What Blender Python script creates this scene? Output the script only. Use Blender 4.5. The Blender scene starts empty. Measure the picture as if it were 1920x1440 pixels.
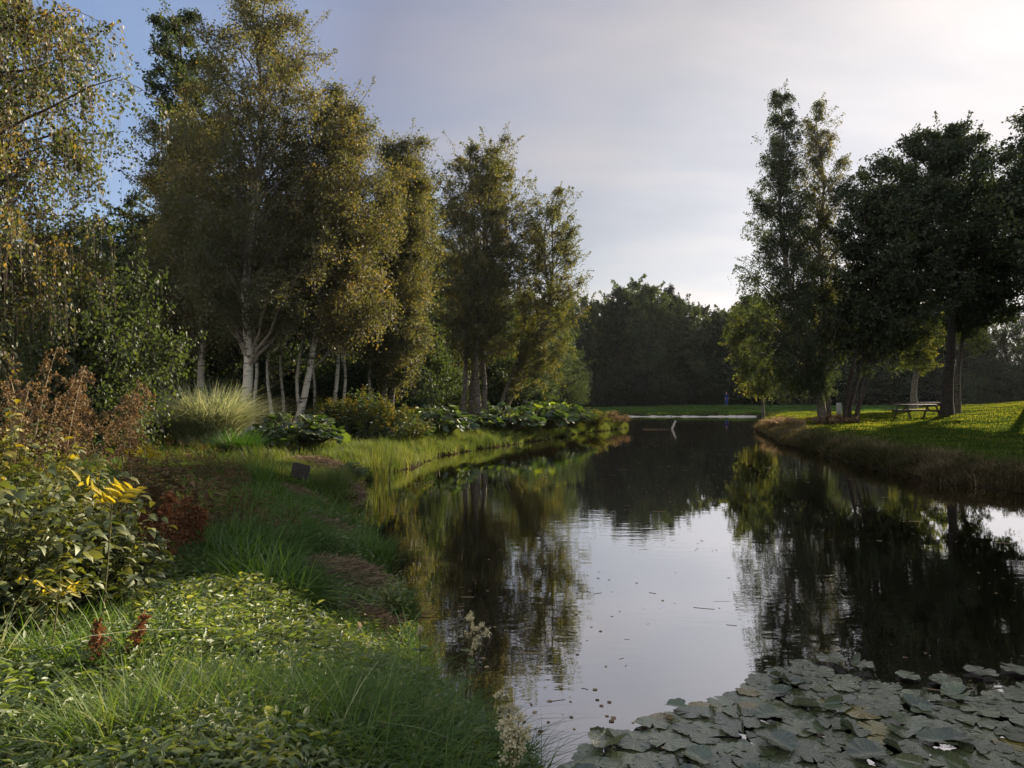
import bpy, math, random, time
T0 = time.time()
import numpy as np
from mathutils import Vector

random.seed(7)
rng = np.random.default_rng(7)
S = bpy.context.scene
COL = S.collection
rad = math.radians

# ------------------------------------------------------------------ camera
F = 1450.0            # focal length in pixels of the 1920 px wide photograph
HY = 736.0            # image row of the horizon
EYE = 2.2             # eye height above the water
cam_d = bpy.data.cameras.new('camera')
cam_d.sensor_width = 36.0
cam_d.lens = 36.0 * F / 1920.0
cam_d.clip_start = 0.05
cam_d.clip_end = 3000
cam = bpy.data.objects.new('camera', cam_d)
COL.objects.link(cam)
cam.location = (0, 0, EYE)
cam.rotation_euler = (rad(90) + math.atan((HY - 720) / F), 0, 0)
S.camera = cam

# ------------------------------------------------------------------ light
HAZE = True
SUN_AZ, SUN_EL = 37.0, 19.0
w = bpy.data.worlds.new('World')
S.world = w
w.use_nodes = True
nt = w.node_tree
for n in list(nt.nodes):
    nt.nodes.remove(n)
out = nt.nodes.new('ShaderNodeOutputWorld')
bg = nt.nodes.new('ShaderNodeBackground')
sky = nt.nodes.new('ShaderNodeTexSky')
sky.sky_type = 'NISHITA'
sky.sun_disc = False
sky.sun_elevation = rad(SUN_EL)
sky.sun_rotation = rad(SUN_AZ)
sky.air_density = 1.0
sky.dust_density = 0.15
sky.ozone_density = 3.0
# thin streaky high cloud mixed over the sky
tc = nt.nodes.new('ShaderNodeTexCoord')
sep = nt.nodes.new('ShaderNodeSeparateXYZ')
nt.links.new(tc.outputs['Generated'], sep.inputs[0])
addz = nt.nodes.new('ShaderNodeMath'); addz.operation = 'ADD'; addz.inputs[1].default_value = 0.25
nt.links.new(sep.outputs['Z'], addz.inputs[0])
absz = nt.nodes.new('ShaderNodeMath'); absz.operation = 'MAXIMUM'; absz.inputs[1].default_value = 0.05
nt.links.new(addz.outputs[0], absz.inputs[0])
dx = nt.nodes.new('ShaderNodeMath'); dx.operation = 'DIVIDE'
dy = nt.nodes.new('ShaderNodeMath'); dy.operation = 'DIVIDE'
nt.links.new(sep.outputs['X'], dx.inputs[0]); nt.links.new(absz.outputs[0], dx.inputs[1])
nt.links.new(sep.outputs['Y'], dy.inputs[0]); nt.links.new(absz.outputs[0], dy.inputs[1])
comb = nt.nodes.new('ShaderNodeCombineXYZ')
nt.links.new(dx.outputs[0], comb.inputs['X']); nt.links.new(dy.outputs[0], comb.inputs['Y'])
mp = nt.nodes.new('ShaderNodeMapping')
mp.inputs['Rotation'].default_value = (0, 0, rad(-35))
mp.inputs['Scale'].default_value = (0.55, 1.3, 1)
nt.links.new(comb.outputs[0], mp.inputs[0])
cn = nt.nodes.new('ShaderNodeTexNoise')
cn.inputs['Scale'].default_value = 1.5
cn.inputs['Detail'].default_value = 5
cn.inputs['Roughness'].default_value = 0.5
nt.links.new(mp.outputs[0], cn.inputs['Vector'])
cr = nt.nodes.new('ShaderNodeMapRange')
cr.inputs['From Min'].default_value = 0.42; cr.inputs['From Max'].default_value = 0.75
cr.inputs['To Min'].default_value = -0.10; cr.inputs['To Max'].default_value = 0.14
nt.links.new(cn.outputs['Fac'], cr.inputs['Value'])
cmix = nt.nodes.new('ShaderNodeMixRGB')
cmix.inputs[2].default_value = (5.3, 4.85, 4.75, 1)
# the veil thickens towards the sun's side of the sky
vd = nt.nodes.new('ShaderNodeVectorMath'); vd.operation = 'DOT_PRODUCT'
vd.inputs[1].default_value = (math.sin(rad(SUN_AZ)), math.cos(rad(SUN_AZ)), 0)
nt.links.new(tc.outputs['Generated'], vd.inputs[0])
vr = nt.nodes.new('ShaderNodeValToRGB')          # how much veil
vc = nt.nodes.new('ShaderNodeValToRGB')          # how bright the veil is, brightest round the sun
def stops(node, l):
    e = node.color_ramp.elements
    while len(e) < len(l): e.new(.5)
    for k, (p, c) in enumerate(l):
        e[k].position = p; e[k].color = (*c, 1)
stops(vr, [(.3, (.26,) * 3), (.48, (.38,) * 3), (.62, (.72,) * 3), (.8, (.87,) * 3), (.95, (.95,) * 3)])
stops(vc, [(.34, (.50, .53, .74)), (.62, (.34, .31, .36)), (.83, (.67, .615, .59)), (.93, (.98, .92, .905))])
nt.links.new(vd.outputs['Value'], vr.inputs[0]); nt.links.new(vd.outputs['Value'], vc.inputs[0])
vs = nt.nodes.new('ShaderNodeMixRGB'); vs.blend_type = 'MULTIPLY'; vs.inputs[0].default_value = 1
cb = nt.nodes.new('ShaderNodeMapRange')
cb.inputs['From Min'].default_value = .35; cb.inputs['From Max'].default_value = .7
cb.inputs['To Min'].default_value = 5.2; cb.inputs['To Max'].default_value = 7.3
nt.links.new(cn.outputs['Fac'], cb.inputs['Value'])
nt.links.new(vc.outputs[0], vs.inputs[1]); nt.links.new(cb.outputs[0], vs.inputs[2])
nt.links.new(vs.outputs[0], cmix.inputs[2])
va = nt.nodes.new('ShaderNodeMath'); va.operation = 'ADD'; va.use_clamp = True
nt.links.new(vr.outputs[0], va.inputs[0]); nt.links.new(cr.outputs[0], va.inputs[1])
nt.links.new(va.outputs[0], cmix.inputs[0])
nt.links.new(sky.outputs[0], cmix.inputs[1])
# bright cloud added to the unseen sky behind the camera as fill light
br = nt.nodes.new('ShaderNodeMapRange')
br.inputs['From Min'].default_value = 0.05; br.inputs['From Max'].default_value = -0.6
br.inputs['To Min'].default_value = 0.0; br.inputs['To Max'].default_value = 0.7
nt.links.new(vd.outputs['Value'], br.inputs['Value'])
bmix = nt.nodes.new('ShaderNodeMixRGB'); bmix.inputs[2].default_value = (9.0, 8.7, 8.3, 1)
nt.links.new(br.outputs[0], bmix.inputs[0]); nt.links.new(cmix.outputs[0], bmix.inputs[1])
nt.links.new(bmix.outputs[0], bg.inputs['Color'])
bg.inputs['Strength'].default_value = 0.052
nt.links.new(bg.outputs[0], out.inputs[0])

sd = bpy.data.lights.new('sun', 'SUN')
sd.energy = 5.0
sd.angle = rad(0.55)
sd.color = (1.0, 0.86, 0.66)
sun = bpy.data.objects.new('sun', sd)
COL.objects.link(sun)
to_sun = Vector((math.sin(rad(SUN_AZ)) * math.cos(rad(SUN_EL)), math.cos(rad(SUN_AZ)) * math.cos(rad(SUN_EL)), math.sin(rad(SUN_EL))))
sun.rotation_euler = to_sun.to_track_quat('Z', 'Y').to_euler()
sun.location = to_sun * 200

S.view_settings.view_transform = 'Standard'
S.view_settings.look = 'None'
S.view_settings.exposure = 1.62
S.view_settings.gamma = 1.0
S.render.engine = 'CYCLES'
S.cycles.max_bounces = 6
S.cycles.diffuse_bounces = 3
S.cycles.glossy_bounces = 3
S.cycles.transmission_bounces = 4
S.cycles.transparent_max_bounces = 4
S.cycles.caustics_reflective = False
S.cycles.caustics_refractive = False
S.cycles.use_denoising = True

# ------------------------------------------------------------------ helpers
def X(px, D):
    return (px - 960.0) / F * D
def Z(py, D):
    return EYE + (HY - py) / F * D

def norm(v):
    return v / np.maximum(np.linalg.norm(v, axis=-1, keepdims=True), 1e-9)

def vnoise(x, y, seed=0):
    """cheap smooth value noise on arrays, 0..1"""
    x = np.asarray(x, float); y = np.asarray(y, float)
    xi = np.floor(x).astype(int); yi = np.floor(y).astype(int)
    fx = x - xi; fy = y - yi
    fx = fx * fx * (3 - 2 * fx); fy = fy * fy * (3 - 2 * fy)
    def h(a, b):
        v = np.sin(a * 127.1 + b * 311.7 + seed * 74.7) * 43758.5453
        return v - np.floor(v)
    return (h(xi, yi) * (1 - fx) + h(xi + 1, yi) * fx) * (1 - fy) + (h(xi, yi + 1) * (1 - fx) + h(xi + 1, yi + 1) * fx) * fy

class MB:
    """collects vertices, polygons and a per-vertex tint, builds ONE mesh object"""
    def __init__(self):
        self.v = []; self.loops = []; self.tot = []; self.t = []; self.n = 0
    def add(self, verts, faces, tint=0.5):
        verts = np.asarray(verts, np.float32).reshape(-1, 3)
        faces = np.asarray(faces, np.int64)
        self.v.append(verts)
        self.loops.append((faces + self.n).ravel())
        self.tot.append(np.full(len(faces), faces.shape[1], np.int32))
        t = np.broadcast_to(np.asarray(tint, np.float32), (len(verts),)) if np.ndim(tint) == 0 else np.asarray(tint, np.float32)
        self.t.append(t)
        self.n += len(verts)
    def mesh(self, name, mat, smooth=False):
        me = bpy.data.meshes.new(name)
        v = np.concatenate(self.v); lo = np.concatenate(self.loops).astype(np.int32); to = np.concatenate(self.tot)
        me.vertices.add(len(v)); me.vertices.foreach_set('co', v.ravel())
        me.loops.add(len(lo)); me.loops.foreach_set('vertex_index', lo)
        st = np.zeros(len(to), np.int32); st[1:] = np.cumsum(to)[:-1]
        me.polygons.add(len(to))
        me.polygons.foreach_set('loop_start', st)
        me.polygons.foreach_set('loop_total', to)
        if smooth:
            me.polygons.foreach_set('use_smooth', np.ones(len(to), bool))
        a = me.attributes.new('tint', 'FLOAT', 'POINT')
        a.data.foreach_set('value', np.concatenate(self.t).astype(np.float32))
        me.update(calc_edges=True)
        me.materials.append(mat)
        return me
    def build(self, name, mat, parent=None, smooth=False):
        o = bpy.data.objects.new(name, self.mesh(name, mat, smooth))
        COL.objects.link(o)
        if parent is not None:
            o.parent = parent
        return o

def tag(o, label=None, cat=None, group=None, kind=None):
    if label: o['label'] = label
    if cat: o['category'] = cat
    if group: o['group'] = group
    if kind: o['kind'] = kind
    return o

def empty(name, loc=(0, 0, 0), rz=0.0):
    o = bpy.data.objects.new(name, None)
    o.empty_display_size = 0.2
    COL.objects.link(o)
    o.location = loc
    o.rotation_euler = (0, 0, rz)
    return o

def copy_tree(o, parent=None):
    c = o.copy(); COL.objects.link(c)
    if parent is not None: c.parent = parent
    for ch in list(o.children):
        copy_tree(ch, c)
    return c

# ---- geometry batches
def tubes(P, R, sides=4):
    """P (n,k,3) centre lines, R (n,k) radii -> verts, quads"""
    P = np.asarray(P, float); R = np.asarray(R, float)
    n, k, _ = P.shape
    T = norm(np.gradient(P, axis=1))
    D = norm(P[:, -1] - P[:, 0])
    U = np.where(np.abs(D[:, 2:3]) > 0.8, np.array([[1.0, 0, 0]]), np.array([[0, 0, 1.0]]))
    A = norm(np.cross(T, U[:, None, :]))
    B = np.cross(T, A)
    th = np.linspace(0, 2 * np.pi, sides, endpoint=False)
    V = P[:, :, None, :] + R[:, :, None, None] * (np.cos(th)[None, None, :, None] * A[:, :, None, :] + np.sin(th)[None, None, :, None] * B[:, :, None, :])
    idx = np.arange(n * k * sides).reshape(n, k, sides)
    a = idx[:, :-1, :]; b = np.roll(idx, -1, axis=2)[:, :-1, :]
    c = np.roll(idx, -1, axis=2)[:, 1:, :]; d = idx[:, 1:, :]
    Fq = np.stack([a, b, c, d], axis=-1).reshape(-1, 4)
    return V.reshape(-1, 3), Fq

def scatter(tmpl, P, A, N, s):
    """tmpl = (verts (m,3): x across, y along, z up; faces (f,k)); one copy per point"""
    tv, tf = tmpl
    A = norm(A)
    B = norm(np.cross(A, N))
    N2 = np.cross(B, A)
    s = np.broadcast_to(np.asarray(s, float), (len(P),))
    V = P[:, None, :] + s[:, None, None] * (tv[None, :, 0:1] * B[:, None, :] + tv[None, :, 1:2] * A[:, None, :] + tv[None, :, 2:3] * N2[:, None, :])
    m = len(tv)
    Fq = (tf[None, :, :] + (np.arange(len(P)) * m)[:, None, None]).reshape(-1, tf.shape[1])
    return V.reshape(-1, 3), Fq, m

LEAF4 = (np.array([(0, 0, 0), (.36, .42, .05), (0, 1, -.04), (-.36, .42, .05)]), np.array([(0, 1, 2, 3)]))
LEAFB = (np.array([(0, 0, 0), (.27, .28, .07), (.24, .66, .05), (0, 1, -.10), (-.24, .66, .05), (-.27, .28, .07)]), np.array([(0, 1, 2, 3), (3, 4, 5, 0)]))
LEAFN = (np.array([(0, 0, 0), (.15, .28, .05), (.13, .6, .03), (0, 1, -.14), (-.13, .6, .03), (-.15, .28, .05)]), np.array([(0, 1, 2, 3), (3, 4, 5, 0)]))
LEAFC = (np.array([(0, 0, 0), (.24, .3, .07), (0, .33, 0), (-.24, .3, .07), (.21, .65, .02), (0, .68, -.06), (-.21, .65, .02), (0, 1, -.3)]), np.array([(0, 1, 2, 3), (1, 4, 5, 2), (2, 5, 6, 3), (4, 7, 6, 5)]))
def lobed(k=18, deep=0.22):
    v = [(0, 0.12, -0.16)]
    for i in range(k):
        a = -math.pi * 0.5 + 0.22 + (2 * math.pi - 0.44) * i / (k - 1)
        r = 0.5 * (1 + deep * (1 if i % 3 == 1 else (-0.35 if i % 3 == 0 else 0.2)))
        v.append((r * math.cos(a), 0.5 + r * math.sin(a), 0.05 * math.sin(3 * a)))
    f = [(0, i + 1, i + 2) for i in range(k - 1)]
    return np.array(v), np.array(f)
LOBED = lobed()

def blades(P, h, wd, az, lean, segs=3):
    n = len(P)
    s = np.linspace(0, 1, segs + 1)
    h = np.broadcast_to(h, (n,)); wd = np.broadcast_to(wd, (n,)); lean = np.broadcast_to(lean, (n,))
    d = np.stack([np.cos(az), np.sin(az), np.zeros(n)], -1)
    sd_ = np.stack([-np.sin(az), np.cos(az), np.zeros(n)], -1)
    tw = rng.uniform(-.6, .6, n)
    sd_ = sd_ * np.cos(tw)[:, None] + d * np.sin(tw)[:, None]
    hor = lean[:, None] * h[:, None] * s[None] ** 1.8
    up = h[:, None] * (s[None] - 0.42 * lean[:, None] * s[None] ** 2.4)
    C = P[:, None, :] + hor[..., None] * d[:, None, :]
    C[..., 2] += up
    W = wd[:, None] * 0.5 * np.maximum(1 - s[None] ** 1.7, 0.06)
    L = C + W[..., None] * sd_[:, None, :]
    Rr = C - W[..., None] * sd_[:, None, :]
    V = np.stack([L, Rr], 2)         # n, segs+1, 2, 3
    idx = np.arange(n * (segs + 1) * 2).reshape(n, segs + 1, 2)
    Fq = np.stack([idx[:, :-1, 0], idx[:, :-1, 1], idx[:, 1:, 1], idx[:, 1:, 0]], -1).reshape(-1, 4)
    return V.reshape(-1, 3), Fq, (segs + 1) * 2

# ------------------------------------------------------------------ materials
def new_mat(name):
    m = bpy.data.materials.new(name)
    m.use_nodes = True
    t = m.node_tree
    for n in list(t.nodes): t.nodes.remove(n)
    o = t.nodes.new('ShaderNodeOutputMaterial')
    return m, t, o

def ramp(t, stops):
    r = t.nodes.new('ShaderNodeValToRGB')
    e = r.color_ramp.elements
    while len(e) < len(stops): e.new(0.5)
    for i, (p, c) in enumerate(stops):
        e[i].position = p; e[i].color = (*c, 1)
    return r

def leaf_mat(name, stops, trans=0.45, tcol=(1.5, 1.45, 0.7), gloss=0.06, rough=0.4, vary=0.0):
    gloss *= .5; rough = .6
    m, t, o = new_mat(name)
    at = t.nodes.new('ShaderNodeAttribute'); at.attribute_name = 'tint'
    r0_ = ramp(t, stops)
    t.links.new(at.outputs['Fac'], r0_.inputs[0])
    oi_ = t.nodes.new('ShaderNodeObjectInfo')
    mr_ = t.nodes.new('ShaderNodeMapRange'); mr_.inputs['To Min'].default_value = 1 - vary; mr_.inputs['To Max'].default_value = 1 + vary
    t.links.new(oi_.outputs['Random'], mr_.inputs['Value'])
    r = t.nodes.new('ShaderNodeHueSaturation')
    t.links.new(mr_.outputs[0], r.inputs['Value']); t.links.new(r0_.outputs[0], r.inputs['Color'])
    df = t.nodes.new('ShaderNodeBsdfDiffuse')
    t.links.new(r.outputs[0], df.inputs[0])
    mul = t.nodes.new('ShaderNodeMixRGB'); mul.blend_type = 'MULTIPLY'; mul.inputs[0].default_value = 1
    mul.inputs[2].default_value = (*tcol, 1)
    t.links.new(r.outputs[0], mul.inputs[1])
    tr = t.nodes.new('ShaderNodeBsdfTranslucent')
    t.links.new(mul.outputs[0], tr.inputs[0])
    mx = t.nodes.new('ShaderNodeMixShader'); mx.inputs[0].default_value = trans
    t.links.new(df.outputs[0], mx.inputs[1]); t.links.new(tr.outputs[0], mx.inputs[2])
    gl = t.nodes.new('ShaderNodeBsdfGlossy'); gl.inputs['Roughness'].default_value = rough
    gl.inputs[0].default_value = (1, 1, 1, 1)
    m2 = t.nodes.new('ShaderNodeMixShader'); m2.inputs[0].default_value = gloss
    t.links.new(mx.outputs[0], m2.inputs[1]); t.links.new(gl.outputs[0], m2.inputs[2])
    t.links.new(m2.outputs[0], o.inputs[0])
    return m

def plain(name, c, rough=0.8, var=0.25, scale=8.0, c2=None, bump=0.0, stretch=(1, 1, 1)):
    m, t, o = new_mat(name)
    b = t.nodes.new('ShaderNodeBsdfPrincipled')
    b.inputs['Roughness'].default_value = rough
    b.inputs['Specular IOR Level'].default_value = 0.3
    tcn = t.nodes.new('ShaderNodeTexCoord')
    mpn = t.nodes.new('ShaderNodeMapping'); mpn.inputs['Scale'].default_value = stretch
    t.links.new(tcn.outputs['Object'], mpn.inputs[0])
    n = t.nodes.new('ShaderNodeTexNoise'); n.inputs['Scale'].default_value = scale; n.inputs['Detail'].default_value = 6
    t.links.new(mpn.outputs[0], n.inputs['Vector'])
    c2 = c2 or tuple(x * (1 - var) for x in c)
    r = ramp(t, [(0.35, c2), (0.65, c)])
    t.links.new(n.outputs['Fac'], r.inputs[0])
    t.links.new(r.outputs[0], b.inputs['Base Color'])
    if bump:
        bp = t.nodes.new('ShaderNodeBump'); bp.inputs['Strength'].default_value = bump
        t.links.new(n.outputs['Fac'], bp.inputs['Height']); t.links.new(bp.outputs[0], b.inputs['Normal'])
    t.links.new(b.outputs[0], o.inputs[0])
    return m

M = {}
M['birch_leaf'] = leaf_mat('birch leaf', [(0, (.042, .058, .02)), (.45, (.082, .088, .029)), (.8, (.115, .108, .036)), (1, (.18, .13, .036))], .5, (1.5, 1.35, .6), .07, .35)
M['weeping_leaf'] = leaf_mat('weeping birch leaf', [(0, (.03, .05, .014)), (.6, (.07, .085, .02)), (.9, (.15, .11, .03)), (1, (.2, .13, .03))], .5, (1.5, 1.4, .6), .09, .3)
M['golden_leaf'] = leaf_mat('golden green leaf', [(0, (.045, .06, .016)), (.5, (.085, .092, .024)), (1, (.17, .135, .03))], .45, (1.4, 1.35, .55), .06, .4)
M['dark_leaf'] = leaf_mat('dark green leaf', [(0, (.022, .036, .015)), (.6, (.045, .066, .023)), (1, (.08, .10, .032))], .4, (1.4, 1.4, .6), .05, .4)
M['oak_leaf'] = leaf_mat('dark oak leaf', [(0, (.022, .034, .017)), (.6, (.042, .058, .024)), (1, (.09, .10, .03))], .28, (1.3, 1.3, .6), .05, .4)
M['yellow_leaf'] = leaf_mat('yellowing leaf', [(0, (.05, .07, .02)), (.5, (.10, .115, .028)), (1, (.19, .165, .035))], .45, (1.3, 1.3, .5), .05)
M['top_leaf'] = leaf_mat('withering tops', [(0, (.06, .08, .022)), (.55, (.13, .125, .035)), (1, (.20, .12, .04))], .35, (1.2, 1.2, .6), .0)
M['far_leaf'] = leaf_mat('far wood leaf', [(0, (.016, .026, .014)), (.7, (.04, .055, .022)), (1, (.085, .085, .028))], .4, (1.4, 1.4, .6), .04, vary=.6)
M['grass'] = leaf_mat('long grass', [(0, (.035, .08, .016)), (.6, (.085, .155, .024)), (.9, (.16, .21, .04)), (1, (.36, .31, .13))], .45, (1.3, 1.35, .5), .05, .4)
M['lawn'] = leaf_mat('lawn grass', [(0, (.05, .085, .02)), (.6, (.12, .14, .03)), (1, (.25, .22, .075))], .5, (1.5, 1.35, .4), .0)
M['shore_grass'] = leaf_mat('yellow shore grass', [(0, (.06, .10, .02)), (.5, (.12, .16, .032)), (.85, (.22, .21, .06)), (1, (.38, .29, .14))], .4, (1.2, 1.2, .6), .05)
M['straw'] = leaf_mat('dry straw', [(0, (.09, .06, .038)), (.5, (.26, .18, .11)), (1, (.5, .38, .25))], .25, (1.2, 1.1, .8), .03)
M['bank_straw'] = leaf_mat('bank grass', [(0, (.03, .045, .014)), (.4, (.085, .08, .035)), (.7, (.2, .15, .09)), (1, (.46, .36, .25))], .25, (1.2, 1.1, .8), .0)
M['brown'] = leaf_mat('dead brown foliage', [(0, (.045, .03, .017)), (.5, (.13, .085, .045)), (1, (.28, .20, .11))], .3, (1.3, 1.1, .7), .02)
M['rust'] = leaf_mat('rust brown seed heads', [(0, (.08, .038, .02)), (.5, (.17, .078, .04)), (1, (.28, .145, .075))], .3, (1.3, 1.0, .7), .0)
M['nettle'] = leaf_mat('ground cover leaf', [(0, (.05, .09, .02)), (.5, (.12, .175, .04)), (1, (.30, .31, .10))], .45, (1.5, 1.4, .5), .13, .4)
M['shrub_leaf'] = leaf_mat('broad shrub leaf', [(0, (.04, .06, .016)), (.5, (.10, .125, .032)), (.85, (.22, .21, .05)), (1, (.38, .31, .035))], .35, (1.4, 1.3, .5), .10, .4)
M['sun_leaf'] = leaf_mat('bright yellow leaf', [(0, (.24, .21, .02)), (1, (.5, .40, .03))], .5, (1.2, 1.1, .6), .04)
M['pampas'] = leaf_mat('variegated silver grass', [(0, (.16, .20, .09)), (.5, (.38, .41, .22)), (1, (.66, .64, .44))], .35, (1.2, 1.15, .8), .06)
M['big_leaf'] = leaf_mat('large lobed leaf', [(0, (.025, .05, .018)), (.7, (.06, .09, .025)), (.93, (.10, .13, .03)), (1, (.26, .30, .04))], .35, (1.4, 1.5, .5), .13, .33)
M['reed'] = leaf_mat('green reed', [(0, (.05, .09, .02)), (.6, (.11, .15, .03)), (1, (.26, .2, .08))], .4, (1.3, 1.2, .5), .05)
M['flower'] = leaf_mat('cream blossom', [(0, (.40, .35, .2)), (1, (.66, .60, .42))], .3, (1.1, 1.1, .9), .0)
M['stalk'] = plain('plant stalk', (.10, .09, .035), .8, .3, 20)
M['brown_stalk'] = plain('dry brown stalk', (.16, .09, .05), .8, .4, 20)
M['pale_stalk'] = plain('pale dry stalk', (.42, .32, .2), .8, .3, 20)

def bark(name, pale, dark, twig, amount, scale):
    m, t, o = new_mat(name)
    b = t.nodes.new('ShaderNodeBsdfPrincipled'); b.inputs['Roughness'].default_value = .75
    b.inputs['Specular IOR Level'].default_value = .2
    tcn = t.nodes.new('ShaderNodeTexCoord')
    mpn = t.nodes.new('ShaderNodeMapping'); mpn.inputs['Scale'].default_value = (1.2, 1.2, 5)
    t.links.new(tcn.outputs['Object'], mpn.inputs[0])
    n = t.nodes.new('ShaderNodeTexNoise'); n.inputs['Scale'].default_value = scale; n.inputs['Detail'].default_value = 5; n.inputs['Roughness'].default_value = .65
    t.links.new(mpn.outputs[0], n.inputs['Vector'])
    r = ramp(t, [(amount - .05, dark), (amount + .05, pale)])
    t.links.new(n.outputs['Fac'], r.inputs[0])
    at = t.nodes.new('ShaderNodeAttribute'); at.attribute_name = 'tint'
    mx = t.nodes.new('ShaderNodeMixRGB'); mx.inputs[1].default_value = (*twig, 1)
    t.links.new(at.outputs['Fac'], mx.inputs[0]); t.links.new(r.outputs[0], mx.inputs[2])
    t.links.new(mx.outputs[0], b.inputs['Base Color'])
    bp = t.nodes.new('ShaderNodeBump'); bp.inputs['Strength'].default_value = .5; bp.inputs['Distance'].default_value = .02
    t.links.new(n.outputs['Fac'], bp.inputs['Height']); t.links.new(bp.outputs[0], b.inputs['Normal'])
    t.links.new(b.outputs[0], o.inputs[0])
    return m
M['birch_bark'] = bark('birch bark', (.62, .55, .46), (.07, .055, .045), (.10, .065, .05), .42, 2.2)
M['grey_bark'] = bark('grey bark', (.20, .165, .13), (.06, .05, .04), (.07, .055, .045), .5, 5)
M['dark_bark'] = bark('dark bark', (.075, .06, .05), (.025, .02, .018), (.04, .03, .025), .5, 6)
M['wood'] = plain('weathered dark timber', (.11, .085, .07), .75, .5, 6, bump=.2, stretch=(1, 8, 8))
M['slab'] = plain('dark slab', (.045, .034, .026), .8, .4, 9, bump=.3)
M['pale_wood'] = plain('bleached wood', (.82, .76, .70), .8, .3, 8, bump=.2)
M['white'] = plain('white panel', (.8, .8, .8), .6, .1, 4)
M['jacket'] = plain('dark blue jacket', (.02, .035, .13), .8, .3, 10)
M['jeans'] = plain('blue jeans', (.03, .07, .28), .8, .3, 10)
M['skin'] = plain('skin', (.42, .24, .17), .6, .1, 10)
M['hair'] = plain('dark hair', (.02, .014, .01), .6, .3, 30)

# ------------------------------------------------------------------ terrain
POND = np.array([(0.55, 3.3), (-.2, 4.53), (-.45, 5.37), (-.82, 7.03), (-1.42, 8.76), (-2.25, 11.64), (-3.2, 14.24), (-3.5, 16), (-3.5, 18.9), (-3.05, 22.2),
    (-2.1, 28), (-.65, 31.3), (.96, 34.7), (3.3, 40.4), (6, 45.6), (7.4, 48.5), (7.6, 51), (7, 58), (6.5, 66), (8, 70.6), (14, 71.2), (22, 70.8), (22, 66),
    (20, 60), (17, 54), (15.2, 48), (13.6, 43), (12.2, 36), (11.1, 31.6), (11, 28.2), (10.6, 23.8), (10.5, 21.1), (10.3, 18.9), (11.4, 17), (13.4, 13),
    (17, 7), (22, 0), (24, -8), (14, -6), (7, -1.5), (3, 1.4)], float)

def pond_d(x, y):
    """signed distance to the shore line, positive on land (with a little wobble)"""
    x = np.asarray(x, float); y = np.asarray(y, float)
    sh = x.shape; p = np.stack([x.ravel(), y.ravel()], -1)
    best = np.full(len(p), 1e9); ins = np.zeros(len(p), bool)
    m = len(POND)
    for i in range(m):
        a = POND[i]; b = POND[(i + 1) % m]
        ab = b - a
        t = np.clip(((p - a) @ ab) / (ab @ ab), 0, 1)
        dd = np.hypot(p[:, 0] - a[0] - t * ab[0], p[:, 1] - a[1] - t * ab[1])
        best = np.minimum(best, dd)
        cond = ((a[1] > p[:, 1]) != (b[1] > p[:, 1]))
        with np.errstate(divide='ignore', invalid='ignore'):
            xi = (b[0] - a[0]) * (p[:, 1] - a[1]) / (b[1] - a[1] + 1e-12) + a[0]
        ins ^= cond & (p[:, 0] < xi)
    d = np.where(ins, -best, best)
    wob = (vnoise(p[:, 0] * .9, p[:, 1] * .9, 3) - .5) * .5 + (vnoise(p[:, 0] * 2.6, p[:, 1] * 2.6, 4) - .5) * .22
    wob *= np.clip((p[:, 1]) / 14, .35, 1)
    return (d + wob).reshape(sh)

def zg(x, y):
    x = np.asarray(x, float); y = np.asarray(y, float)
    d = pond_d(x, y)
    right = np.clip((x - 0.12 * y - 5) / 6, 0, 1)
    far = np.clip((y - 60) / 10, 0, 1)
    hb = .70 * (1 - right) + .52 * right
    hb = hb * (1 - far) + .34 * far
    wb = 1.1 * (1 - right) + .55 * right
    dd = np.maximum(d, 0)
    up = hb * (1 - np.exp(-dd / wb)) + (right * (.026 * np.minimum(dd, 8) + .075 * np.clip(dd - 8, 0, 12)) + (1 - right) * .008 * np.minimum(dd, 28)) * (1 - far * .8)
    up += (vnoise(x * .35, y * .35, 9) - .5) * .16 * np.clip(dd / 2, 0, 1) + (vnoise(x * 1.7, y * 1.7, 10) - .5) * .10 * np.clip(dd, 0, 1)
    return np.where(d > 0, up, np.maximum(d * .8, -1.2))

def axis(lo, a, b, hi, step, grow):
    fine = np.arange(a, b + 1e-6, step)
    l = []; s = step; v = a
    while v > lo: s *= grow; v -= s; l.append(v)
    r = []; s = step; v = b
    while v < hi: s *= grow; v += s; r.append(v)
    return np.concatenate([np.array(l[::-1]), fine, np.array(r)])
xs = axis(-900, -9, 16, 900, .16, 1.14)
ys = axis(-300, -1, 50, 1500, .2, 1.12)
gx, gy = np.meshgrid(xs, ys, indexing='ij')
gz = zg(gx, gy)
nx, ny = gx.shape
gi = np.arange(nx * ny).reshape(nx, ny)
gm = MB()
gm.add(np.stack([gx, gy, gz], -1).reshape(-1, 3), np.stack([gi[:-1, :-1], gi[1:, :-1], gi[1:, 1:], gi[:-1, 1:]], -1).reshape(-1, 4), 0.5)

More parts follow.
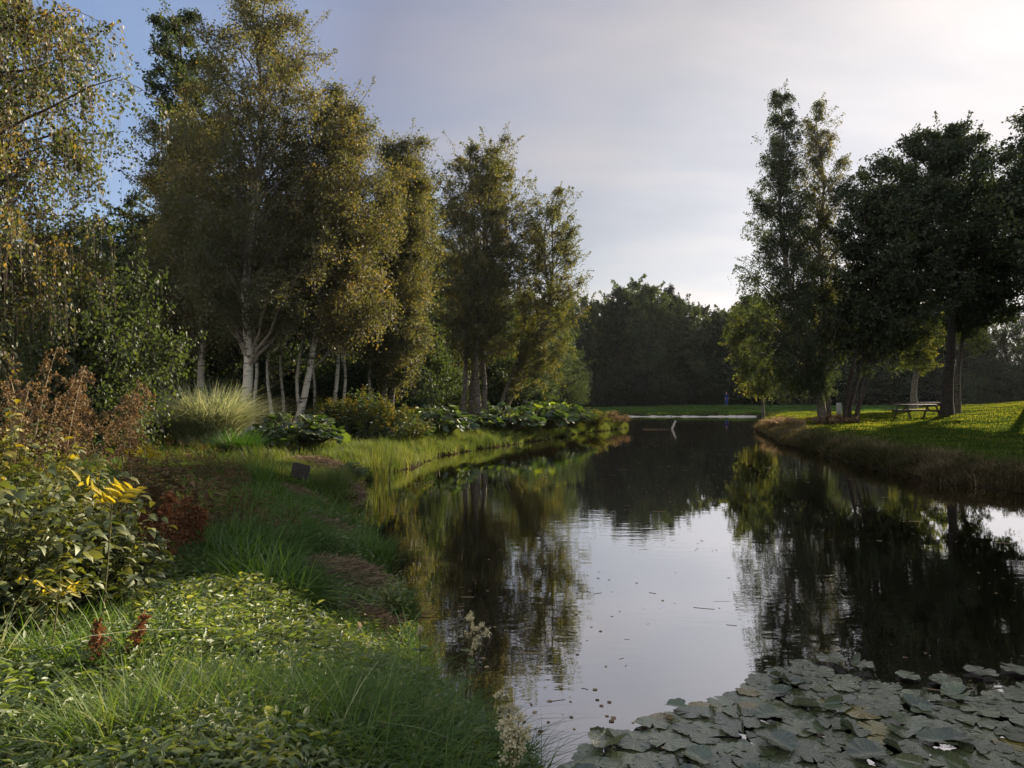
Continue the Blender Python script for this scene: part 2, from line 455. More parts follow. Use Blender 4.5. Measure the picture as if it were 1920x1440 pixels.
m, t, o = new_mat('ground')
b = t.nodes.new('ShaderNodeBsdfDiffuse')
tcn = t.nodes.new('ShaderNodeTexCoord')
n1 = t.nodes.new('ShaderNodeTexNoise'); n1.inputs['Scale'].default_value = .7; n1.inputs['Detail'].default_value = 8; n1.inputs['Roughness'].default_value = .65
n2 = t.nodes.new('ShaderNodeTexNoise'); n2.inputs['Scale'].default_value = 14; n2.inputs['Detail'].default_value = 6
t.links.new(tcn.outputs['Object'], n1.inputs['Vector']); t.links.new(tcn.outputs['Object'], n2.inputs['Vector'])
r1 = ramp(t, [(.3, (.03, .055, .012)), (.55, (.05, .085, .016)), (.75, (.085, .09, .028))])
t.links.new(n1.outputs['Fac'], r1.inputs[0])
r2 = ramp(t, [(.3, (.35, .3, .28)), (.7, (1.1, 1.1, 1.0))])
t.links.new(n2.outputs['Fac'], r2.inputs[0])
mm = t.nodes.new('ShaderNodeMixRGB'); mm.blend_type = 'MULTIPLY'; mm.inputs[0].default_value = 1
t.links.new(r1.outputs[0], mm.inputs[1]); t.links.new(r2.outputs[0], mm.inputs[2])
# bare wet soil close to the water line
geo = t.nodes.new('ShaderNodeSeparateXYZ')
t.links.new(tcn.outputs['Object'], geo.inputs[0])
mr = t.nodes.new('ShaderNodeMapRange'); mr.inputs['From Min'].default_value = .05; mr.inputs['From Max'].default_value = .35
t.links.new(geo.outputs['Z'], mr.inputs['Value'])
ms = t.nodes.new('ShaderNodeMixRGB'); ms.inputs[1].default_value = (.03, .022, .014, 1)
t.links.new(mr.outputs[0], ms.inputs[0]); t.links.new(mm.outputs[0], ms.inputs[2])
t.links.new(ms.outputs[0], b.inputs['Color'])
bp = t.nodes.new('ShaderNodeBump'); bp.inputs['Strength'].default_value = .8; bp.inputs['Distance'].default_value = .05
t.links.new(n2.outputs['Fac'], bp.inputs['Height']); t.links.new(bp.outputs[0], b.inputs['Normal'])
t.links.new(b.outputs[0], o.inputs[0])
M['ground'] = m
tag(gm.build('ground', M['ground'], smooth=True), 'grassy ground sloping down to the pond on both banks', None, None, 'structure')

# ------------------------------------------------------------------ water
m, t, o = new_mat('pond water')
df = t.nodes.new('ShaderNodeBsdfDiffuse'); df.inputs[0].default_value = (.012, .008, .004, 1)
gl = t.nodes.new('ShaderNodeBsdfGlossy'); gl.inputs['Roughness'].default_value = .012; gl.inputs[0].default_value = (.93, .92, .93, 1)
tcn = t.nodes.new('ShaderNodeTexCoord')
mpn = t.nodes.new('ShaderNodeMapping'); mpn.inputs['Scale'].default_value = (1.0, 2.6, 1)
t.links.new(tcn.outputs['Object'], mpn.inputs[0])
na = t.nodes.new('ShaderNodeTexNoise'); na.inputs['Scale'].default_value = 2.2; na.inputs['Detail'].default_value = 3
nb = t.nodes.new('ShaderNodeTexNoise'); nb.inputs['Scale'].default_value = .12; nb.inputs['Detail'].default_value = 2
t.links.new(mpn.outputs[0], na.inputs['Vector']); t.links.new(tcn.outputs['Object'], nb.inputs['Vector'])
rr = t.nodes.new('ShaderNodeMapRange'); rr.inputs['From Min'].default_value = .42; rr.inputs['From Max'].default_value = .65
rr.inputs['To Min'].default_value = .12; rr.inputs['To Max'].default_value = 1.0
t.links.new(nb.outputs['Fac'], rr.inputs['Value'])
mu = t.nodes.new('ShaderNodeMath'); mu.operation = 'MULTIPLY'
t.links.new(na.outputs['Fac'], mu.inputs[0]); t.links.new(rr.outputs[0], mu.inputs[1])
bp = t.nodes.new('ShaderNodeBump'); bp.inputs['Strength'].default_value = .22; bp.inputs['Distance'].default_value = .012
t.links.new(mu.outputs[0], bp.inputs['Height']); t.links.new(bp.outputs[0], gl.inputs['Normal'])
lw = t.nodes.new('ShaderNodeLayerWeight'); lw.inputs['Blend'].default_value = .5
cv = t.nodes.new('ShaderNodeMapRange'); cv.inputs['From Min'].default_value = .3; cv.inputs['From Max'].default_value = .9
cv.inputs['To Min'].default_value = .25; cv.inputs['To Max'].default_value = .88
t.links.new(lw.outputs['Facing'], cv.inputs['Value'])
mx = t.nodes.new('ShaderNodeMixShader')
t.links.new(cv.outputs[0], mx.inputs[0]); t.links.new(df.outputs[0], mx.inputs[1]); t.links.new(gl.outputs[0], mx.inputs[2])
t.links.new(mx.outputs[0], o.inputs[0])
M['water'] = m
wm = MB()
wm.add([(-8, -12, 0), (30, -12, 0), (30, 80, 0), (-8, 80, 0)], [(0, 1, 2, 3)], .5)
tag(wm.build('water', M['water']), 'dark still pond water mirroring the sky and trees', None, None, 'structure')

# ------------------------------------------------------------------ trees
def bez(p0, p1, p2, k):
    s = np.linspace(0, 1, k)[None, :, None]
    return (1 - s) ** 2 * p0[:, None] + 2 * s * (1 - s) * p1[:, None] + s * s * p2[:, None]

def along(P, s):
    """points at parameter s (n,q) on polylines P (n,k,3)"""
    n, k, _ = P.shape
    f = s * (k - 1); i = np.clip(np.floor(f).astype(int), 0, k - 2); u = (f - i)[..., None]
    r = np.arange(n)[:, None]
    return P[r, i] * (1 - u) + P[r, i + 1] * u

def rnd_dir(n):
    return norm(rng.normal(size=(n, 3)))

def grow_stem(tb, lf, base, prof, trunk_r, n1, n2, n3, nl, leafL, rise, arch, droop, twigL, leaf_tmpl=LEAF4, hang=0.5, depth=1.0, zlow=None, tint_bias=0.0, wob=.10, sec=.42, twig_r=.005, leaf_spread=.05, flat=0.0, shoots=70, shootL=1.3, lean_f=1.0, limb_r=1.0):
    """one stem with limbs, side branches, twigs and leaves. prof rows: (z, centre x, centre y, radius), from top to bottom"""
    prof = np.array(prof, float)[::-1]
    zs = prof[:, 0]
    ztop, zbot = zs[-1], zs[0]
    cx = lambda z: np.interp(z, zs, prof[:, 1]); cy = lambda z: np.interp(z, zs, prof[:, 2]); cr_ = lambda z: np.interp(z, zs, prof[:, 3])
    base = np.array(base, float)
    k = 16
    tz = np.linspace(base[2] - .15, ztop - .1, k)
    ph = rng.uniform(0, 6.28, 4)
    f = np.clip((tz - base[2]) / max(zbot + .35 * (ztop - zbot) - base[2], .1), 0, 1)
    f = f ** 1.15 * lean_f
    tx = base[0] * (1 - f) + cx(tz) * f + wob * np.sin(tz * .9 + ph[0]) * np.clip((tz - base[2]) / 2, 0, 1)
    ty = base[1] * (1 - f) + cy(tz) * f + wob * np.sin(tz * .8 + ph[1]) * np.clip((tz - base[2]) / 2, 0, 1)
    TP = np.stack([tx, ty, tz], -1)[None]
    q = np.linspace(0, 1, k)
    TR = (trunk_r * (1 - q) ** .8 + .012) * (1 + .45 * np.exp(-q * k * .8))
    v, fc = tubes(TP, TR[None], 10)
    tb.add(v, fc, np.repeat(np.clip(TR / .05, 0, 1), 10))
    def trunk_at(z):
        return np.stack([np.interp(z, tz, tx), np.interp(z, tz, ty), z], -1)
    # limbs
    zz = np.linspace(zbot, ztop, 200)
    wgt = cr_(zz) + .15 * cr_(zz).max(); cdf = np.cumsum(wgt); cdf /= cdf[-1]
    u = (np.arange(n1) + rng.uniform(0, 1, n1)) / n1
    zt = np.interp(u, cdf, zz)
    n_extra = 0
    phi = np.arange(n1) * 2.39996 + rng.uniform(-.5, .5, n1)
    rt = cr_(zt) * np.sqrt(rng.uniform(.12, 1.0, n1)) * 1.14
    tip = np.stack([cx(zt) + rt * np.cos(phi), cy(zt) + depth * rt * np.sin(phi), zt], -1)
    zst = zt - rise * rt * rng.uniform(.7, 1.3, n1)
    low = base[2] + (zbot - base[2]) * .55 if zlow is None else zlow
    zst = np.clip(zst, low, ztop - .4)
    st = trunk_at(zst)
    mid = (st + tip) / 2
    mid[:, 2] += arch * rt
    P1 = bez(st, mid, tip, 9)
    P1[:, 1:-1] += rng.normal(size=(n1, 7, 3)) * (.02 * rt[:, None, None])
    r0 = np.interp(zst, tz, TR) * .30 + .006
    r0 = r0 * limb_r
    L1 = np.linalg.norm(tip - st, axis=1)
    r0 = np.minimum(r0, .012 * L1 + .010)
    R1 = r0[:, None] * (1 - np.linspace(0, 1, 9)[None]) ** .8 + .005
    v, fc = tubes(P1, R1, 5)
    tb.add(v, fc, np.repeat(np.clip(R1.ravel() / .07 - .25, 0, 1), 5))
    # thin shoots that stick out of the crown
    if shoots:
        ns = shoots
        zq = np.interp(rng.uniform(.25, 1.0, ns), cdf, zz); fq = (zq - zbot) / (ztop - zbot)
        pq = rng.uniform(0, 6.28, ns); rq = cr_(zq) * rng.uniform(.55, .95, ns)
        B_ = np.stack([cx(zq) + rq * np.cos(pq), cy(zq) + depth * rq * np.sin(pq), zq], -1)
        dq = norm(np.stack([np.cos(pq) * .8, np.sin(pq) * .8, .25 + 1.1 * fq + rng.normal(0, .25, ns)], -1))
        lq = shootL * rng.uniform(.4, 1.1, ns)
        tq = B_ + dq * lq[:, None]; tq[:, 2] -= .25 * droop * lq
        mq = B_ + dq * (lq * .5)[:, None] + rng.normal(0, .05, (ns, 3)) * lq[:, None]; mq[:, 2] += .08 * lq
        PQ = bez(B_, mq, tq, 6)
        v, fc = tubes(PQ, np.repeat(np.linspace(.010, .003, 6)[None], ns, 0), 3); tb.add(v, fc, 0.0)
        kq = int(34 * shootL)
        sq = rng.uniform(.0, 1.0, (ns, kq))
        Lq = along(PQ, sq).reshape(-1, 3) + rng.normal(size=(ns * kq, 3)) * (.10 * shootL * (1.1 - sq.reshape(-1, 1)))
        aq = norm(rnd_dir(ns * kq) + np.array([0, 0, -.6 * hang]))
        v, fc, mm_ = scatter(leaf_tmpl, Lq, aq, rnd_dir(ns * kq), leafL * rng.uniform(.6, 1.2, ns * kq))
        lf.add(v, fc, np.repeat(np.clip(rng.beta(2, 2.6, ns * kq) + tint_bias, 0, 1), mm_))
    # side branches
    s2 = np.clip(rng.beta(2.0, 1.1, (n1, n2)), .12, 1.0)
    B0 = along(P1, s2).reshape(-1, 3)
    out_d = norm(np.stack([np.cos(phi), np.sin(phi), np.zeros(n1)], -1))
    n = n1 * n2
    d2 = norm(rnd_dir(n) * np.array([1, 1, .55 * (1 - flat) + .12]) + .45 * np.repeat(out_d, n2, 0) + np.array([0, 0, .2]) + np.repeat(np.clip((zt - zbot) / (ztop - zbot) * 1.6 - .6, 0, 1) * (1 - .5 * min(droop, 1)) * .9, n2)[:, None] * np.array([0, 0, 1.0]))
    l2 = sec * np.repeat(np.maximum(cr_(zt), .25 * cr_(zz).max()), n2) * rng.uniform(.35, 1.0, n) * (1.15 - .5 * s2.ravel())
    tip2 = B0 + d2 * l2[:, None]; tip2[:, 2] -= droop * .5 * l2
    m2 = (B0 + tip2) / 2; m2[:, 2] += .18 * l2
    P2 = bez(B0, m2, tip2, 5)
    R2 = np.repeat((.0035 + .004 * np.minimum(l2, 1.5))[:, None], 5, 1) * np.linspace(1, .45, 5)[None]
    v, fc = tubes(P2, R2, 3)
    tb.add(v, fc, 0.05)
    # twigs
    s3 = rng.uniform(.1, 1.0, (n, n3))
    C0 = along(P2, s3).reshape(-1, 3)
    nn = n * n3
    d3 = norm(rnd_dir(nn) * np.array([1, 1, .7 * (1 - flat) + .1]) + .35 * np.repeat(d2, n3, 0))
    l3 = twigL * rng.uniform(.4, 1.1, nn)
    tip3 = C0 + d3 * (l3 * (1 - .45 * hang * droop))[:, None]; tip3[:, 2] -= droop * l3 * .9
    m3 = C0 + d3 * (l3 * .55)[:, None]; m3[:, 2] += .05 * l3
    P3 = bez(C0, m3, tip3, 4)
    R3 = np.repeat(np.linspace(twig_r, twig_r * .45, 4)[None], nn, 0)
    v, fc = tubes(P3, R3, 3)
    tb.add(v, fc, 0.0)
    # leaves
    s4 = rng.uniform(.05, 1.0, (nn, nl))
    Lp = along(P3, s4).reshape(-1, 3)
    N = nn * nl
    Lp = Lp + rng.normal(size=(N, 3)) * leaf_spread
    td = np.repeat(norm(tip3 - C0), nl, 0)
    ax = norm(rnd_dir(N) + .5 * td + np.array([0, 0, -.75 * hang]))
    nrm = norm(rnd_dir(N) + np.array([0, 0, .6 * (1 - hang) + flat]))
    sz = leafL * rng.uniform(.6, 1.25, N)
    v, fc, mm_ = scatter(leaf_tmpl, Lp, ax, nrm, sz)
    clump = np.repeat(np.repeat(rng.normal(0, .12, n1), n2) + rng.normal(0, .15, n), n3 * nl)
    tint = np.clip(rng.beta(2, 2.6, N) * .8 + .1 + clump + tint_bias, 0, 1)
    lf.add(v, fc, np.repeat(tint, mm_))
    return N

LEAVES = 0
OAK_SEED = 5
def px_prof(rows, D, bx, y0=None):
    """photo rows (y, x left, x right) of the crown -> height, centre, radius at distance D, relative to the base"""
    y0 = D if y0 is None else y0
    return [(Z(y, D), X((a + b_) / 2, D), y0, max((b_ - a) / 2 / F * D, .12)) for (y, a, b_) in rows]

def tree(name, label, cat, group, px, D, rows, leaf, barkm, trunk_r, stems=None, **kw):
    """stems: list of (base px, D offset, top px shift, share) for a multi-stemmed tree"""
    global LEAVES, rng
    rng = np.random.default_rng(9000 + int(px * 13 + D * 7 + OAK_SEED * (name == 'oak_tree')))     # every tree keeps its own shape
    bx = X(px, D); bz = float(zg(np.array([bx]), np.array([D]))[0])
    root = empty(name, (bx, D, bz))
    tag(root, label, cat, group)
    tb, lf = MB(), MB()
    prof = px_prof(rows, D, bx)
    if stems is None: stems = [(px, 0, 0, 1.0)]
    for (sp, dD, sh, share) in stems:
        k2 = dict(kw); k2['n1'] = max(6, int(kw['n1'] * share))
        b0 = (X(sp, D), D + dD, bz)
        pr = [(z - (1 - share) * .0, x + X(960 + sh, D) * min(1, max(0, (z - bz) / (prof[0][0] - bz))), y + dD * 1.6, r * (1 if len(stems) == 1 else .8)) for (z, x, y, r) in prof]
        LEAVES += grow_stem(tb, lf, b0, pr, trunk_r * (.75 + .25 * share), **k2)
    for mb in (tb, lf):
        mb.v = [a - np.array([bx, D, bz], np.float32) for a in mb.v]
    tb.build('trunk', M[barkm], root, smooth=True)
    lf.build('crown', M[leaf], root)
    return root

BIRCH = dict(n2=9, n3=7, nl=18, leafL=.075, rise=1.05, arch=.16, droop=.6, twigL=.75, hang=.7, sec=.55, leaf_spread=.10)
G_L = 'birches in the group on the left bank'
# --- left bank birch group
tree('birch_tree', 'tallest golden birch with a thick white trunk rising behind the silver grass', 'tree', None, 458, 24,
     [(-45, 490, 530), (20, 420, 575), (110, 350, 625), (250, 310, 645), (400, 300, 660), (500, 305, 650), (550, 330, 600), (585, 380, 540)],
     'birch_leaf', 'birch_bark', .14, n1=88, tint_bias=.0, **BIRCH)
tree('birch_tree', 'golden birch with a kinked white trunk between the tall birch and the yellow-topped shrub', 'tree', None, 551, 25.5,
     [(165, 625, 660), (240, 560, 700), (330, 520, 745), (480, 515, 755), (540, 540, 750), (590, 570, 730)],
     'birch_leaf', 'birch_bark', .10, n1=76, tint_bias=.05, **BIRCH)
tree('birch_tree', 'white birch whose bare lower trunk leans right behind the silver grass', 'tree', None, 378, 27,
     [(215, 350, 420), (330, 290, 450), (450, 250, 480), (545, 270, 480), (605, 320, 450)],
     'birch_leaf', 'birch_bark', .12, n1=60, tint_bias=-.02, **BIRCH)
tree('birch_tree', 'green birch with thin dark twin stems behind the yellow-topped shrub', 'tree', None, 722, 29,
     [(255, 722, 788), (330, 685, 805), (430, 680, 825), (550, 660, 825), (640, 660, 810), (690, 690, 780)],
     'birch_leaf', 'grey_bark', .10, stems=[(716, 0, -6, .5), (731, .3, 8, .6)], n1=80, **BIRCH)
tree('birch_tree', 'slender birch stem filling the gap right of the kinked white trunk', 'tree', None, 622, 28,
     [(330, 600, 640), (420, 570, 690), (540, 570, 700), (590, 590, 690)],
     'golden_leaf', 'birch_bark', .065, n1=46, **BIRCH)
G_ST = 'slim birch stems in the shade of the left group'
for px_, D_, top_, lean_ in [(474, 25.5, 330, 8), (512, 26.5, 420, -8), (566, 27, 380, 6), (640, 29, 430, 4), (700, 31, 430, -6), (532, 30, 470, 12), (588, 31, 460, -10)]:
    tree('slim_birch', 'slim pale birch stem in the shade among the thicker left bank trunks', 'tree', G_ST, px_, D_,
         [(top_, px_ + lean_ - 14, px_ + lean_ + 14), (top_ + 90, px_ - 40, px_ + 45), (560, px_ - 45, px_ + 40)],
         'birch_leaf', 'birch_bark', .05, n1=14, n2=6, n3=5, nl=10, leafL=.075, rise=1.0, arch=.15, droop=.6, twigL=.7, hang=.7, shoots=8, wob=.16)
tree('alder_tree', 'dark green tree with ragged top left of the tallest birch', 'tree', None, 330, 31,
     [(22, 310, 360), (95, 275, 400), (230, 275, 420), (340, 250, 440), (450, 215, 450), (580, 200, 470), (660, 240, 430)],
     'dark_leaf', 'dark_bark', .16, n1=90, n2=9, n3=6, nl=16, leafL=.11, rise=.8, arch=.15, droop=.25, twigL=.5, hang=.3)
tree('birch_tree', 'birch with several dark stems standing by the water in the middle of the left bank', 'tree', None, 880, 38,
     [(266, 868, 935), (320, 815, 990), (430, 790, 1012), (550, 790, 1010), (600, 800, 990), (645, 830, 950)],
     'birch_leaf', 'grey_bark', .15, stems=[(866, 0, -20, .45), (882, .5, 5, .45), (897, -.3, 22, .4), (906, 1.0, 30, .25)], n1=100, n2=8, n3=6, nl=11, leafL=.095, rise=1.0, arch=.15, droop=.6, twigL=.6, hang=.6, tint_bias=.02)
tree('birch_tree', 'thin airy birch leaning right over the water beyond the dark-stemmed one', 'tree', None, 938, 40,
     [(360, 1005, 1078), (430, 955, 1098), (540, 960, 1105), (610, 955, 1110), (655, 945, 1098), (705, 970, 1060)],
     'golden_leaf', 'grey_bark', .11, stems=[(932, 0, -6, .55), (944, .5, 8, .5)], n1=74, n2=7, n3=6, nl=10, leafL=.095, rise=1.1, arch=.12, droop=.6, twigL=.6, hang=.6)
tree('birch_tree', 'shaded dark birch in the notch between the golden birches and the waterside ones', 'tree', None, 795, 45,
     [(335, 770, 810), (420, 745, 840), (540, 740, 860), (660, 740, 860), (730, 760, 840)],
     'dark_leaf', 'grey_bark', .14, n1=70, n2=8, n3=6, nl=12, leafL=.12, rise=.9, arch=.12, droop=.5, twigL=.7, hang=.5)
# --- near weeping birch at the left edge
tree('weeping_birch', 'near weeping birch trailing fine leafy strands into the left edge', 'tree', None, -330, 10.5,
     [(-420, -330, -200), (-250, -520, 40), (-80, -600, 150), (60, -620, 205), (160, -620, 228), (250, -620, 215), (330, -620, 130), (430, -600, 165), (540, -560, 120), (650, -460, 70)],
     'weeping_leaf', 'birch_bark', .2, n1=140, n2=9, n3=10, nl=17, leafL=.056, limb_r=.55, rise=.7, arch=.30, droop=1.25, twigL=.75, hang=.9, depth=.8, shoots=0, twig_r=.003, leaf_spread=.03, zlow=1.9)

# --- right bank
tree('tall_birch', 'tall narrow pair of birch tops on the right bank left of the round oak', 'tree', None, 1543, 40,
     [(156, 1457, 1478), (230, 1435, 1500), (300, 1415, 1510), (400, 1402, 1535), (500, 1398, 1545), (600, 1392, 1565), (690, 1405, 1565), (730, 1440, 1550)],
     'dark_leaf', 'grey_bark', .17, n1=125, n2=9, n3=6, nl=10, leafL=.095, rise=1.2, arch=.18, droop=.95, twigL=.7, hang=.7, zlow=2.6)
tree('tall_birch', 'slightly lower slender birch crown directly behind the tall narrow one', 'tree', None, 1552, 42.5,
     [(188, 1527, 1544), (260, 1505, 1572), (330, 1495, 1592), (430, 1490, 1590), (540, 1480, 1600), (620, 1480, 1600)],
     'birch_leaf', 'grey_bark', .14, n1=80, n2=9, n3=6, nl=9, leafL=.095, rise=1.2, arch=.15, droop=.95, twigL=.7, hang=.7)
tree('oak_tree', 'broad dark round oak beside the picnic table', 'tree', None, 1775, 43.5,
     [(246, 1715, 1815), (287, 1652, 1878), (345, 1618, 1930), (420, 1630, 1965), (470, 1715, 1985), (540, 1790, 1970), (600, 1810, 1910)],
     'oak_leaf', 'dark_bark', .27, lean_f=.22, n1=135, n2=10, n3=7, nl=14, leafL=.15, rise=.75, arch=.22, droop=.1, twigL=.6, hang=.2, zlow=3.0, leaf_spread=.10, flat=.4, sec=.34)
tree('maple_tree', 'dark tree at the right edge behind the oak', 'tree', None, 1935, 47,
     [(105, 2005, 2060), (150, 1968, 2100), (210, 1938, 2125), (280, 1912, 2130), (335, 1855, 2130), (420, 1845, 2120), (480, 1880, 2090)],
     'oak_leaf', 'dark_bark', .28, n1=110, n2=9, n3=6, nl=14, leafL=.16, rise=.7, arch=.2, droop=.2, twigL=.7, hang=.2, leaf_spread=.1)
tree('willow_bush', 'many stemmed willow fanning out from the bank left of the picnic table', 'tree', None, 1592, 40,
     [(335, 1625, 1700), (390, 1575, 1745), (450, 1552, 1770), (530, 1545, 1780), (590, 1550, 1760), (635, 1580, 1720)],
     'oak_leaf', 'dark_bark', .075, stems=[(1580, -.2, -50, .22), (1585, .3, -25, .22), (1590, 0, 8, .22), (1597, .4, 35, .22), (1602, -.2, 60, .22), (1606, .2, 85, .2)],
     n1=130, n2=8, n3=6, nl=12, leafL=.13, rise=1.0, arch=.1, droop=.3, twigL=.6, hang=.4, zlow=2.4, wob=.06, shoots=12)
tree('hazel_tree', 'yellow green tree trailing sunlit leaves by the water left of the dark willow', 'tree', None, 1432, 56,
     [(578, 1385, 1440), (630, 1360, 1450), (680, 1375, 1450), (730, 1395, 1450)],
     'yellow_leaf', 'grey_bark', .09, n1=40, n2=7, n3=5, nl=9, leafL=.17, rise=.8, arch=.2, droop=.6, twigL=.7, hang=.5, zlow=1.6)
tree('lime_tree', 'small tree with a pale trunk and sunlit leaves seen under the oak', 'tree', None, 1713, 62,
     [(540, 1690, 1760), (590, 1655, 1775), (640, 1660, 1770), (685, 1690, 1755)],
     'yellow_leaf', 'grey_bark', .24, n1=44, n2=7, n3=5, nl=9, leafL=.18, rise=.6, arch=.2, droop=.4, twigL=.6, hang=.4)
tree('slim_tree', 'slim rough trunk standing just behind the oak trunk', 'tree', None, 1794, 46.5,
     [(420, 1790, 1840), (500, 1770, 1880), (600, 1765, 1880), (640, 1780, 1850)],
     'oak_leaf', 'grey_bark', .14, n1=30, n2=7, n3=5, nl=9, leafL=.14, rise=.8, arch=.2, droop=.3, twigL=.6, hang=.3)

rng = np.random.default_rng(41)
# --- prototypes for the woods
def wood_tree(name, label, cat, group, x, y, H, R, leaf, barkm, shape, leafL, n1, tb_=0.0, low=.28, nl=9, n2=8, n3=6):
    bz = float(zg(np.array([x]), np.array([y]))[0])
    root = empty(name, (x, y, bz)); tag(root, label, cat, group)
    tb, lf = MB(), MB()
    prof = [(H, 0, 0, .08 * R)] + [(H * (low + (1 - low) * f), rng.normal() * .08 * R, rng.normal() * .08 * R, R * r) for f, r in shape] + [(H * low, 0, 0, R * shape[-1][1] * .7)]
    global LEAVES
    LEAVES += grow_stem(tb, lf, (0, 0, 0), prof, H * .012, n1=n1, n2=n2, n3=n3, nl=nl, leafL=leafL, rise=.8, arch=.18, droop=.35, twigL=.8, hang=.4, tint_bias=tb_, leaf_spread=.12)
    tb.build('trunk', M[barkm], root, smooth=True)
    lf.build('crown', M[leaf], root)
    return root
ROUND = [(.9, .5), (.7, .85), (.5, 1.0), (.3, .95), (.1, .8)]
CONE = [(.85, .35), (.65, .6), (.4, .9), (.2, 1.0), (.05, .85)]
def place(root, x, y, rz, s, sz=1.0):
    root.location = (x, y, float(zg(np.array([x]), np.array([y]))[0]))
    root.rotation_euler = (0, 0, rz)
    root.scale = (s, s, s * sz)

G_FAR = 'trees of the shaded wood beyond the far bank'
LB_FAR = 'dark tree of the shaded wood beyond the far bank'
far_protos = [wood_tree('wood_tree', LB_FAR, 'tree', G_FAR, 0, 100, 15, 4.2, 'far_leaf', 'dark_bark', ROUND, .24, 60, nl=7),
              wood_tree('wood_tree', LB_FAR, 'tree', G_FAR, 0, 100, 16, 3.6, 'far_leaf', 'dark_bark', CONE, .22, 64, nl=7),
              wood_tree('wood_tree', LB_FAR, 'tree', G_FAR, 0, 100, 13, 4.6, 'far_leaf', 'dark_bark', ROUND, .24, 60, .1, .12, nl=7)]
used = set()
# (px, D, top row in the photograph)
far_spots = [(1040, 98, 572), (1062, 106, 556), (1088, 104, 548), (1125, 108, 562), (1160, 103, 540), (1195, 108, 526), (1222, 103, 532), (1255, 108, 540), (1285, 103, 558), (1312, 108, 570), (1340, 104, 590), (1372, 112, 588), (1405, 108, 560),
             (1070, 118, 570), (1140, 120, 560), (1210, 122, 550), (1275, 120, 565), (1352, 122, 585), (1415, 120, 550),
             (1450, 106, 545), (1490, 112, 540), (1535, 106, 540), (1580, 112, 530), (1625, 106, 545), (1670, 112, 570), (1715, 106, 552), (1755, 110, 600), (1800, 105, 560), (1845, 111, 612), (1890, 105, 572), (1935, 110, 618), (1985, 106, 580), (2040, 108, 585), (2100, 104, 580), (1560, 118, 540), (1650, 120, 575), (1740, 121, 585), (1830, 120, 590),
             (1005, 100, 590), (960, 104, 570), (1020, 116, 575)]
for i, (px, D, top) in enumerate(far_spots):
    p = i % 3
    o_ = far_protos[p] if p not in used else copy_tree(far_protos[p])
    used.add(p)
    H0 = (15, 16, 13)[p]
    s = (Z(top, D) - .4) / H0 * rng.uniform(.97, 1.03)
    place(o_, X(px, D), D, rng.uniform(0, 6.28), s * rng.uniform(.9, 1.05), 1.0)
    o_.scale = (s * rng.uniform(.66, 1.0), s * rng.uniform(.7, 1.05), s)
# undergrowth of the far wood
G_UND = 'low bushes along the foot of the far wood'
LB_UND = 'low dark bush at the foot of the far wood'
und = wood_tree('wood_bush', LB_UND, 'bush', G_UND, 0, 98, 4.2, 3.4, 'far_leaf', 'dark_bark', ROUND, .2, 40, -.1, .02, nl=7)
for i in range(30):
    o_ = und if i == 0 else copy_tree(und)
    px = 1040 + i * 33 + rng.uniform(-10, 10)
    D = rng.uniform(99, 103)
    place(o_, X(px, D), D, rng.uniform(0, 6.28), rng.uniform(.8, 1.35))

# dark wood behind the left bank
G_LW = 'trees of the dark wood behind the left bank'
LB_LW = 'dark tree of the wood behind the birches on the left bank'
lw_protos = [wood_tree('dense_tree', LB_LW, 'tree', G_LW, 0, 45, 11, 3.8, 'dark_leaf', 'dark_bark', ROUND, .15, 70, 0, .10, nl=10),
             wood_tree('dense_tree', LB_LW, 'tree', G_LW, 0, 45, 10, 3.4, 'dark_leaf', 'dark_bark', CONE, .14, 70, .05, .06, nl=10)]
left_spots = [(20, 24, 470), (110, 28, 440), (190, 32, 420), (260, 36, 420), (340, 38, 400), (430, 40, 380), (520, 40, 380), (610, 42, 380), (690, 42, 420), (770, 48, 430), (850, 54, 470), (920, 58, 500),
              (60, 40, 430), (160, 46, 440), (300, 50, 420), (440, 52, 420), (580, 54, 430), (720, 58, 440), (-60, 30, 420), (-150, 26, 400), (985, 66, 540), (1040, 74, 580)]
used = set()
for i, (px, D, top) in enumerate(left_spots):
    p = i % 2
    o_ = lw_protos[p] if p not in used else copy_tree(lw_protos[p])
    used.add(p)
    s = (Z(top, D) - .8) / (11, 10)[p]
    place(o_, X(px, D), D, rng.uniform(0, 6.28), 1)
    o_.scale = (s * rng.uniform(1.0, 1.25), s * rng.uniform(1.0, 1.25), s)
# dark shrubs in front of that wood
sh1 = wood_tree('dark_shrub', 'dark green rounded shrub below the weeping birch strands', 'shrub', None, 0, 20, 4.4, 2.2, 'dark_leaf', 'dark_bark', ROUND, .10, 60, .25, .02, nl=10)
place(sh1, X(150, 17), 17, 0, 1.0)
sh1.scale = (.85, .85, 1.0)
G_US = 'shady bushes under the left wood'
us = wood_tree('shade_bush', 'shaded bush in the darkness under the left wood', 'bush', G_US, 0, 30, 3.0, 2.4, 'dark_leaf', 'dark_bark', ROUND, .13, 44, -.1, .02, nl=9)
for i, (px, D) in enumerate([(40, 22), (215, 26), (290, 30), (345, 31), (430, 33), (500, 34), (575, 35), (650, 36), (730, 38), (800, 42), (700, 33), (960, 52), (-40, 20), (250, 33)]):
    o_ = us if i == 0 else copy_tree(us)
    place(o_, X(px, D), D, rng.uniform(0, 6.28), rng.uniform(.85, 1.25))

